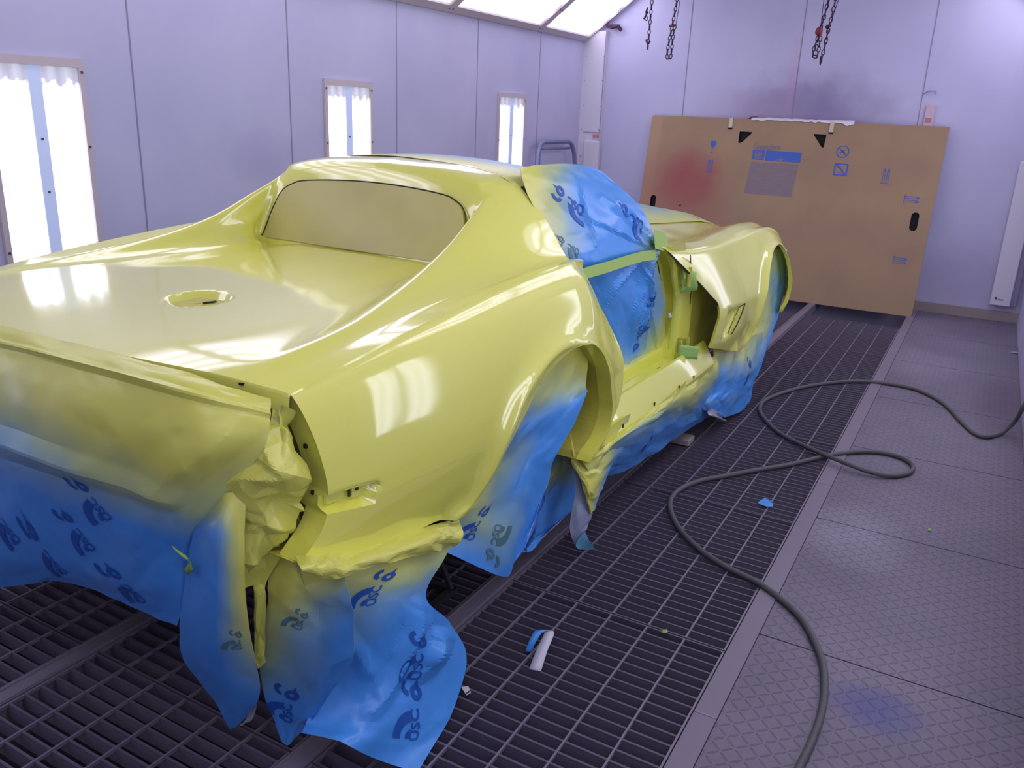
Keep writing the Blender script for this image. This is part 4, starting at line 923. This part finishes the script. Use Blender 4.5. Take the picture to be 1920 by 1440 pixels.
sheet('blue sheet over the far cabin side, away from the viewpoint',[
 [(LW(-.53,.37,1.12),.8),(LW(-.53,.75,1.13),0),(LW(-.66,1.0,1.0),0),(LW(-.72,1.12,.92),.3)],
 [(LW(-.64,.38,1.0),.6),(LW(-.64,.75,1.0),0),(LW(-.68,1.1,.93),0),(LW(-.72,1.2,.85),.5)],
 [(LW(-.72,.39,.88),.5),(LW(-.70,.75,.85),0),(LW(-.70,1.1,.82),0),(LW(-.70,1.35,.75),.5)],
 [(LW(-.68,.45,.6),.2),(LW(-.68,.75,.6),0),(LW(-.68,1.1,.6),0),(LW(-.68,1.45,.6),.5)],
 [(LW(-.68,.5,.33),1),(LW(-.68,.75,.33),1),(LW(-.68,1.1,.32),1),(LW(-.68,1.45,.32),1)]],.006,.14,seed=71,group=GRP,n=8)
for (y0,y1,zt,lab) in ((-.98,-.30,.33,'blue sheet hanging from the far rear quarter'),(-.35,.50,.62,'blue sheet closing the far rear wheel opening'),(.45,1.80,.26,'blue sheet hanging from the far door sill'),(2.05,3.10,.60,'blue sheet closing the far front wheel opening')):
    sheet(lab,[[(LW(-.79,y0+(y1-y0)*k/3,zt),.9) for k in range(4)],[(LW(-.80,y0+(y1-y0)*k/3,zt*.5),.2) for k in range(4)],[(LW(-.82,y0+(y1-y0)*k/3,-.20),0) for k in range(4)]],.007,.14,seed=int(80+y0*10),group=GRP,n=9)
# small folds of tape on the tail sheet's edge
m=MB(); a=[(-1.4126,1.0660,0.7146),(-1.3944,1.0706,0.7024),(-1.3791,1.0753,0.6945),(-1.3808,1.0804,0.6732),(-1.4056,1.0858,0.6465)]
G=[a,[tuple(np.array(p)+np.array([.010,0,-.012])) for p in a]]; m.grid(G); o=m.build('tape_strip',M_tapegreen,None,True); o.modifiers.new('s','SOLIDIFY').thickness=.001; tag(o,'short green tape end peeling beside the tall fold','tape strip')

# ------------------------------------------------------------------ things on the floor
pts=[(-0.1765,1.8390,0.0120),(-0.1701,1.9224,0.0120),(-0.1645,1.9968,0.0120),(-0.1568,2.0957,0.0120),(-0.1546,2.2113,0.0120),(-0.1633,2.3297,0.0120),(-0.1898,2.4635,0.0120),(-0.2329,2.5745,0.0120),(-0.2991,2.6941,0.0120),(-0.3807,2.7787,0.0120),(-0.4950,2.8570,0.0120),(-0.6295,2.9060,0.0120),(-0.7541,2.9811,0.0120),(-0.8686,3.0918,0.0120),(-0.9567,3.2251,0.0120),(-1.0050,3.3566,0.0120),(-1.0057,3.4841,0.0120),(-0.9602,3.6214,0.0120),(-0.8706,3.7564,0.0120),(-0.7570,3.9185,0.0120),(-0.6372,4.0802,0.0120),(-0.5179,4.2784,0.0120),(-0.4212,4.4142,0.0120),(-0.3031,4.5139,0.0120),(-0.2009,4.5326,0.0120),(-0.1192,4.4789,0.0120),(-0.0941,4.3903,0.0120),(-0.1198,4.2941,0.0120),(-0.1925,4.2159,0.0140),(-0.2896,4.1970,0.0220),(-0.4075,4.2180,0.0340),(-0.5215,4.2839,0.0300),(-0.6479,4.3902,0.0180),(-0.7790,4.5057,0.0120),(-0.8842,4.6551,0.0120),(-0.9633,4.8179,0.0120),(-0.9879,5.0121,0.0120),(-0.9322,5.2410,0.0120),(-0.8302,5.4752,0.0120),(-0.6835,5.6944,0.0120),(-0.5199,5.8434,0.0120),(-0.3423,5.8888,0.0120),(-0.1765,5.8449,0.0120),(-0.0240,5.6471,0.0120),(0.0931,5.3175,0.0120),(0.1669,5.1522,0.0120),(0.2256,5.1440,0.0120),(0.2934,5.2614,0.0120),(0.3450,5.2860,0.0869),(0.3600,5.2231,0.1790),(0.3750,5.2119,0.2571),(0.3820,5.1522,0.3665),(0.3850,5.3885,0.5084),(0.3850,5.8269,0.7066)]
m=MB(); m.tube(catmull(pts,8),.0115,12); o=m.build('air_hose',M_hose,None,True); tag(o,'long grey rubber air hose looping across the grates and tread plates','hose')
# peeled strip, scraps
def strip(name,label,cat,centre,widths,mats,th=.001):
    m=MB(); G=[[],[]]
    for (c,(dx,dy)) in zip(centre,widths): G[0].append((c[0]-dx,c[1]-dy,c[2])); G[1].append((c[0]+dx,c[1]+dy,c[2]))
    m.grid(G); o=m.build(name,mats,None,True); 
    s=o.modifiers.new('s','SOLIDIFY'); s.thickness=th; 
    if isinstance(mats,list): s.material_offset=1
    return tag(o,label,cat)
a=(-0.9572,2.0189,0.0040); b=(-1.0422,2.1139,0.0040)
A=np.array((-0.9574,1.9658,0.0040)); B=np.array((-0.9860,2.1145,0.0450)); Cq=np.array((-1.0176,2.0352,0.0060)); T=np.array((-1.0086,2.0897,0.0550))
cen=catmull([A,A*.55+B*.45+[0,0,.006],B,T,Cq*.6+T*.4+[0,0,.012],Cq],5)
strip('tape_strip','curled strip of blue tape with a white back on the grates','tape strip',cen,[(.018-.010*i/len(cen),.006) for i in range(len(cen))],[M_paper,M_paperback])
q=[(-0.6686,3.5646,0.0040),(-0.6519,3.6238,0.0060),(-0.6290,3.6161,0.0100),(-0.6029,3.5895,0.0040),(-0.5990,3.5624,0.0030),(-0.6216,3.5350,0.0080),(-0.6533,3.5514,0.0030)]
m=MB(); m.poly(q,.001); o=m.build('paper_scrap',M_paper,None); tag(o,'small torn blue paper scrap on the grate near the hose','paper scrap')
def green_scrap(px,lab,sz):
    m=MB(); x,y,z=px; m.poly([(x-sz,y-sz*.8,z),(x+sz*.6,y-sz,z+.004),(x+sz,y+sz*.3,z+.001),(x+sz*.4,y+sz*1.4,z+.006),(x-sz*.8,y+sz,z+.002)],.002); o=m.build('tape_scrap',M_tapegreen,None); tag(o,lab,'tape scrap')
green_scrap((-0.6846,2.3770,0.0030),'small green tape scrap on the grates near the curled strip',.009)
green_scrap((0.0303,3.7113,0.0030),'tiny pale green scrap on the tread plate',.008)
m=MB(); x,y,z=(-1.0863,1.7677,0.0030); m.poly([(x-.02,y+.01,z),(x+.012,y-.012,z),(x+.02,y,z+.004),(x,y+.018,z+.006)],.002); m.poly([(x+.008,y-.010,z+.004),(x+.018,y-.004,z+.008),(x+.012,y+.006,z+.006)],.001,m=1); o=m.build('crumpled_wrapper',[M_plastic,M_red],None); tag(o,'crumpled translucent wrapper with a red spot on the grates by the big blue sheet','wrapper')
m=MB(); x,y,z=(0.3849,7.4303,0.0030); m.poly([(x-.05,y-.02,z),(x+.01,y-.03,z+.003),(x+.015,y+.02,z+.006),(x-.02,y+.03,z+.002)],.002); o=m.build('paper_scrap',mat('pale_scrap',(.25,.35,.45),.6),None); tag(o,'pale blue scrap at the foot of the right wall','paper scrap')
x,y,z=(-1.1965,4.0877,0.0000); m=MB(); m.box(x-.06,x+.05,y-.05,y+.05,.001,.035); o=m.build('wooden_block',mat('pale_wood',(.40,.33,.30),.7),None); bv=o.modifiers.new('b','BEVEL'); bv.width=.004; tag(o,'small pale wooden block on the grates under the door sill sheet','block')

# ------------------------------------------------------------------ cardboard panel leaning on the back wall
BW,BH=2.765,1.688; th=math.atan2(.31,1.66)
e=empty('cardboard_panel',(-3.205,8.30,.001),rot=(-th,0,0)); tag(e,'large brown cardboard panel with blue prints leaning on the back wall','cardboard')
# local: x right, z up, y into the wall
def rrect(x0,x1,z0,z1,r,n=5):
    out=[]
    for cx,cz,a in ((x1-r,z1-r,0),(x0+r,z1-r,90),(x0+r,z0+r,180),(x1-r,z0+r,270)):
        for k in range(n+1): t=math.radians(a+90*k/n); out.append((cx+r*math.cos(t),cz+r*math.sin(t)))
    return out
holes=[rrect(.115,.175,.735,.885,.029),rrect(2.60,2.665,.765,.930,.031),
 [(.925,1.565),(1.045,1.565),(1.05,1.555),(.965,1.462),(.940,1.452),(.928,1.460)],[(1.632,1.575),(1.740,1.572),(1.745,1.560),(1.738,1.455),(1.722,1.452),(1.630,1.563)]]
def flat_with_holes(name,outer,holes,depth,mats,parent,y=0):
    cu=bpy.data.curves.new(name,'CURVE'); cu.dimensions='2D'; cu.fill_mode='BOTH'; cu.extrude=depth/2
    for L in [outer]+holes:
        s=cu.splines.new('POLY'); s.points.add(len(L)-1); s.use_cyclic_u=True
        for i,(a,b) in enumerate(L): s.points[i].co=(a,b,0,1)
    o=bpy.data.objects.new(name,cu); COL.objects.link(o); bpy.context.view_layer.update()
    me=bpy.data.meshes.new_from_object(o.evaluated_get(bpy.context.evaluated_depsgraph_get())); bpy.data.objects.remove(o); bpy.data.curves.remove(cu)
    for v in me.vertices: a,b,c=v.co; v.co=(a,y+depth/2-c,b)
    me.materials.clear(); me.materials.append(mats); me.name=name
    return link(bpy.data.objects.new(name,me),parent)
face=flat_with_holes('front_face',rrect(0,BW,0,BH,.03),holes,.006,M_card,e)
m=MB(); m.box(.01,BW-.01,.026,.030,.01,BH-.012); m.build('back_face',M_hole,e)
m=MB(); m.box(.0,BW,.006,.026,BH-.012,BH-.004); m.box(0,.012,.006,.026,.02,BH-.02); m.box(BW-.012,BW,.006,.026,.02,BH-.02); m.box(0,BW,.006,.026,.0,.012); m.build('edge_flap',M_card,e)
def P2(m,pts,mi=0,y=-.0012): m.poly([(a,y,b) for a,b in pts],m=mi)
def stroke(m,pts,w,mi=0):
    for (a,b),(c,d) in zip(pts[:-1],pts[1:]):
        v=np.array([c-a,d-b]); l=np.linalg.norm(v); n=np.array([-v[1],v[0]])/l*w/2; P2(m,[(a+n[0],b+n[1]),(c+n[0],d+n[1]),(c-n[0],d-n[1]),(a-n[0],b-n[1])],mi)
m=MB() # printed block
bx,bz=1.085,1.40
P2(m,[(bx,bz-.095),(bx+.118,bz-.095),(bx+.118,bz-.0),(bx,bz-.0)]); 
P2(m,[(bx+.130,bz-.098),(bx+.465,bz-.098),(bx+.465,bz-.006),(bx+.130,bz-.0)])
m2=MB()
for k in range(15):
    z=bz-.118-k*.0205; x1=bx+.455-.005*k/4; P2(m2,[(bx-.005*k/4,z-.017),(x1,z-.017),(x1,z),(bx-.005*k/4,z)])
m2.build('small_print_block',M_cardgrey,face)
m.build('blue_banner_print',M_cardblue,face)
def text(word,x,z,size,mt,parent,name,y=-.0022,sx=1):
    V,F=glyph(word); mm=MB(); mm.add([(x+a*size*sx,y,z+b*size) for a,b in V],F); return mm.build(name,mt,parent)
text('Genuine',bx+.128,bz+.032,.078,M_cardgrey,face,'lettering')
text('GM',bx+.059,bz-.047,.052,M_card,face,'lettering'); text('PARTS',bx+.31,bz-.072,.03,M_cardblue,face,'lettering') if False else None
m=MB(); stroke(m,[(bx+.030,bz-.080),(bx+.088,bz-.080),(bx+.088,bz-.018),(bx+.030,bz-.018),(bx+.030,bz-.080)],.005); m.v=[(a,-.0022,c) for a,b,c in m.v]; m.build('emblem_outline',M_card,face); m=MB(); stroke(m,[(bx+.22,bz-.098),(bx+.29,bz-.066),(bx+.265,bz-.092),(bx+.33,bz-.070)],.005)
for p in range(len(m.v)): a=m.v[p]; m.v[p]=(a[0],-.0022,a[2])
m.build('banner_swoosh',M_card,face)
def circ(m,cx,cz,r,w,n=28): stroke(m,[(cx+r*math.cos(2*PI*k/n),cz+r*math.sin(2*PI*k/n)) for k in range(n+1)],w)
m=MB(); circ(m,1.915,1.425,.053,.010); stroke(m,[(1.878,1.46),(1.952,1.388)],.009); stroke(m,[(1.893,1.405),(1.93,1.445)],.014); stroke(m,[(1.90,1.44),(1.938,1.405)],.010); m.build('round_symbol',M_cardblue,face)
m=MB(); stroke(m,[(1.872,1.212),(1.982,1.212),(1.982,1.312),(1.872,1.312),(1.872,1.212)],.014); stroke(m,[(1.885,1.305),(1.970,1.222)],.012); stroke(m,[(1.90,1.235),(1.93,1.235),(1.95,1.262)],.007); stroke(m,[(1.895,1.275),(1.925,1.295)],.007); m.build('square_symbol',M_cardblue,face)
def uparrows(m,x,z,h,w,rot=0):
    def T(a,b): return (x+a,z+b) if not rot else (x+b-.0,z-a)
    for dx in (-w/2,w/2):
        stroke(m,[T(dx-.008,0),T(dx-.008,h*.8)],.005); stroke(m,[T(dx+.008,0),T(dx+.008,h*.8)],.005); P2(m,[T(dx-.014,h*.78),T(dx+.014,h*.78),T(dx,h)])
    stroke(m,[T(-w/2-.022,-.008),T(w/2+.022,-.008)],.008)
for ar in ((.685,1.165,.118,.030,0),(2.325,1.172,.128,.034,0),(2.525,1.040,.118,.034,1),(2.535,.490,.105,.034,1)):
    m=MB(); uparrows(m,*ar); m.build('this_way_up_arrows',M_cardblue,face)
m=MB(); P2(m,[(.655,1.462),(.710,1.462),(.713,1.425),(.700,1.400),(.685,1.392),(.668,1.400),(.656,1.425)]); stroke(m,[(.684,1.395),(.682,1.345)],.005); stroke(m,[(.664,1.343),(.700,1.343)],.005)
m.build('fragile_glass_symbol',M_cardblue,face)
m=MB(); m.obox((.44,-.003,.805),(.010,0,.003),(0,.002,0),(0,0,.006)); m.build('small_dent',M_gap,face)
for x in (.827,1.780):
    m=MB(); m.box(x-.018,x+.018,-.010,-.001,1.595,1.690); m.box(x-.020,x+.020,-.0055,-.001,1.580,1.600,1); o=m.build('edge_tab',[mat('pale_yellow_tape',(.62,.58,.42),.6),M_hole],e)
rng=random.Random(3); m=MB(); G=[[],[],[]]
for k in range(31):
    x=1.02+.95*k/30; j=rng.uniform(-.008,.008); G[0].append((x,.028,BH+.010+j)); G[1].append((x,.004,BH+.018+j*.5)); G[2].append((x,-.008,BH-.010+j-(.03 if k>26 else 0)*rng.random()))
m.grid(G); o=m.build('plastic_liner',M_plastic,e,True); 
m=MB(); m.tube([(.99,.012,BH+.0),(1.02,.010,BH+.018),(1.07,.012,BH+.02),(1.12,.012,BH+.008)],.008,6); m.build('dark_clip',M_gap,e,True)

# ------------------------------------------------------------------ back wall things
m=MB(); m.box(.155,.315,8.60,8.665,.15,1.40); o=m.build('wall_cabinet',M_white,None); o.modifiers.new('b','BEVEL').width=.006; tag(o,'tall slim white wall cabinet at the right end of the back wall','wall cabinet')
m=MB(); m.box(.315,.36,8.62,8.665,.16,1.38); m.build('side_channel',M_seam,o)
m=MB(); m.obox((.195,8.597,.215),(.008,0,0),(0,.003,0),(0,0,.008)); m.build('latch',M_hole,o)
m=MB(); m.obox((.235,8.5985,.205),(.022,0,0),(0,.001,0),(0,0,.006)); m.build('lettering_mark',M_redfade,o)
m=MB(); m.box(-.66,-.585,8.655,8.672,1.55,1.835); o=m.build('wall_sign',M_pink,None); tag(o,'faded pink label plate on the wall above the cardboard','label plate')
m=MB(); m.box(-.652,-.60,8.653,8.655,1.69,1.73); m.box(-.645,-.62,8.653,8.655,1.60,1.66); m.build('faded_print',M_redfade,o)
m=MB(); m.tube([(-.70,8.66,1.93),(-.66,8.655,1.955),(-.605,8.655,1.955),(-.60,8.655,1.93)],.005,6); o=m.build('wall_hook',M_seam,None,True); tag(o,'small bent wire hook above the pink label plate','hook')
m=MB(); m.box(-3.95,-3.775,8.585,8.628,.45,1.37); o=m.build('column_box',M_white,None); o.modifiers.new('b','BEVEL').width=.006; tag(o,'shallow white box fixed low on the corner column','wall box')
m=MB(); m.box(-3.87,-3.785,8.622,8.6295,1.385,1.45); o=m.build('warning_label',M_pink,None); tag(o,'small faded red and white label on the corner column','label')
m=MB(); 
for i,(a,b) in enumerate(((-3.862,-3.835),(-3.83,-3.82),(-3.815,-3.795))): m.box(a,b,8.620,8.622,1.40,1.435)
m.build('faded_print',M_redfade,o)
m=MB(); m.box(-3.98,-3.775,8.626,8.6295,1.455,1.462); o=m.build('seam_strip',M_seam,None); tag(o,'thin dark joint strip across the corner column','joint strip')
m=MB(); m.tube([(-3.74,8.62,2.50),(-3.66,8.60,2.51),(-3.62,8.62,2.47)],.018,8); m.box(-3.80,-3.66,8.62,8.66,2.50,2.53); o=m.build('wall_bracket',M_chain,None,True,30); tag(o,'dark bracket under the slanted ceiling light at the back corner','bracket')
# metal frame leaning in the corner
m=MB(); x=-3.90
top=[(x-.03,7.52,0.0),(x-.03,7.50,1.25),(x-.03,7.53,1.34),(x-.03,7.60,1.365),(x-.03,8.16,1.365),(x-.03,8.24,1.34),(x-.02,8.29,1.25),(x+.10,8.42,.012)]
m.tube(top,.022,10); m.tube([(x-.03,7.56,1.30),(x-.03,8.2,1.30)],.012,8)
m.tube([(x-.03,7.51,.5),(x+.04,8.35,.5)],.014,8); o=m.build('metal_stand',M_tubeframe,None,True); tag(o,'blue-grey tubular metal frame standing by the left wall at the back','frame')
# hanging chains
def chain(name,pts,link_l=.036,r=.0042,wd=.0115,m=None,mi=0):
    P=catmull(pts,12); P=arclen(P,max(3,int(sum(np.linalg.norm(np.array(P[i+1])-np.array(P[i])) for i in range(len(P)-1))/link_l)))
    m=m or MB()
    for i in range(len(P)-1):
        a,b=np.array(P[i]),np.array(P[i+1]); c=(a+b)/2; t=(b-a)/np.linalg.norm(b-a); s=np.cross(t,[0,1,0] if i%2 else [1,0,0]); s/=np.linalg.norm(s)+1e-9
        L=link_l*.62; loop=[c+t*L*math.cos(k*PI/4)+s*wd*math.sin(k*PI/4) for k in range(8)]; m.tube(loop,r,5,closed=True,mi=mi) if False else m.tube(loop,r,5,closed=True,m=mi)
    return m
YC=7.2
def hang(x,z,xt,dy=0): return [(xt,YC+dy,ZC-.005),(x+(xt-x)*.35,YC+dy,z+(ZC-z)*.45),(x,YC+dy,z)]
def chainset(name,label,parts,extra=None):
    e=empty(name,(parts[0][-1][0],YC,parts[0][-1][2])); 
    tag(e,label,'chain','chains hanging before the back wall')
    o=e.location
    for p in parts:
        m=chain('c',[tuple(np.array(q)-np.array(o)) for q in p]); m.build('chain_run',M_chain,e,True)
    if extra: extra(e,np.array(o))
def ex1(e,o):
    m=MB(); m.tube([np.array((-2.795,YC,2.26))-o,np.array((-2.775,YC,2.22))-o,np.array((-2.76,YC,2.25))-o],.010,6); m.tube([np.array((-2.83,YC,2.42))-o,np.array((-2.80,YC,2.48))-o],.008,6); m.build('chain_hook',M_chain,e,True)
chainset('hanging_chain','leftmost hanging chain, short with a dark hook near its end',[[(-2.76,YC,ZC-.005),(-2.77,YC,2.6),(-2.775,YC,2.185)],[(-2.80,YC,2.52),(-2.825,YC,2.44),(-2.80,YC,2.40)]],ex1)
def ex2(e,o):
    m=MB(); m.tube([np.array((-2.60,YC,2.365))-o,np.array((-2.55,YC,2.37))-o],.010,6); m.build('chain_hook',M_red,e,True)
    m=MB(); m.tube([np.array((-2.49,YC,ZC-.01))-o,np.array((-2.545,YC,2.37))-o],.003,5); m.build('wire',M_chain,e)
chainset('hanging_chain','hanging chain with a long narrow loop, second from the left',[[(-2.53,YC,ZC-.005),(-2.55,YC,2.6),(-2.575,YC,2.37),(-2.595,YC,2.2),(-2.595,YC,2.115),(-2.565,YC,2.115),(-2.56,YC,2.3),(-2.55,YC,2.37)]],ex2)
def ex3(e,o):
    m=MB(); m.tube([np.array((-1.385,YC,2.345))-o,np.array((-1.39,YC,2.33))-o,np.array((-1.395,YC,2.30))-o,np.array((-1.40,YC,2.285))-o],[.012,.026,.028,.014],10); m.build('red_wrap',M_red,e,True)
    m=MB(); m.tube([np.array((-1.40,YC,ZC-.01))-o,np.array((-1.385,YC,2.345))-o],.003,5); m.tube([np.array((-1.26,YC,ZC-.01))-o,np.array((-1.385,YC,2.345))-o],.004,5); m.build('wire',M_chain,e)
chainset('hanging_chain','hanging chain bundle with a dark red wrap, third from the left',[[(-1.33,YC,ZC-.005),(-1.36,YC,2.5),(-1.39,YC,2.3),(-1.415,YC,2.17),(-1.41,YC,2.135),(-1.38,YC,2.135),(-1.375,YC,2.28)],[(-1.395,YC+.02,2.29),(-1.40,YC+.02,2.17)]],ex3)
def ex4(e,o):
    m=MB(); m.tube([np.array((-1.355,YC+.04,2.14))-o,np.array((-1.355,YC+.04,2.10))-o,np.array((-1.357,YC+.04,2.075))-o],[.012,.010,.004],8); m.tube([np.array((-1.355,YC+.04,2.345))-o,np.array((-1.32,YC+.04,2.365))-o],.012,6); m.tube([np.array((-1.20,YC+.04,ZC-.01))-o,np.array((-1.325,YC+.04,2.37))-o],.003,5); m.build('chain_hook',M_chain,e,True)
chainset('hanging_chain','rightmost hanging chain, straight with a pointed end',[[(-1.28,YC+.04,ZC-.005),(-1.315,YC+.04,2.5),(-1.330,YC+.04,2.35),(-1.352,YC+.04,2.11)],[(-1.335,YC+.05,2.33),(-1.345,YC+.05,2.18)]],ex4)

# ------------------------------------------------------------------ light and view
w=bpy.data.worlds.new('world'); bpy.context.scene.world=w; w.use_nodes=True; w.node_tree.nodes['Background'].inputs[0].default_value=(.5,.5,.7,1); w.node_tree.nodes['Background'].inputs[1].default_value=.05
sc=bpy.context.scene
sc.view_settings.view_transform='Standard'; sc.view_settings.look='None'; sc.view_settings.gamma=1; sc.view_settings.use_curve_mapping=False
sc.view_settings.exposure=-0.60
sc.cycles.max_bounces=10; sc.cycles.diffuse_bounces=6; sc.cycles.sample_clamp_indirect=6
try: sc.cycles.use_denoising=True
except Exception: pass
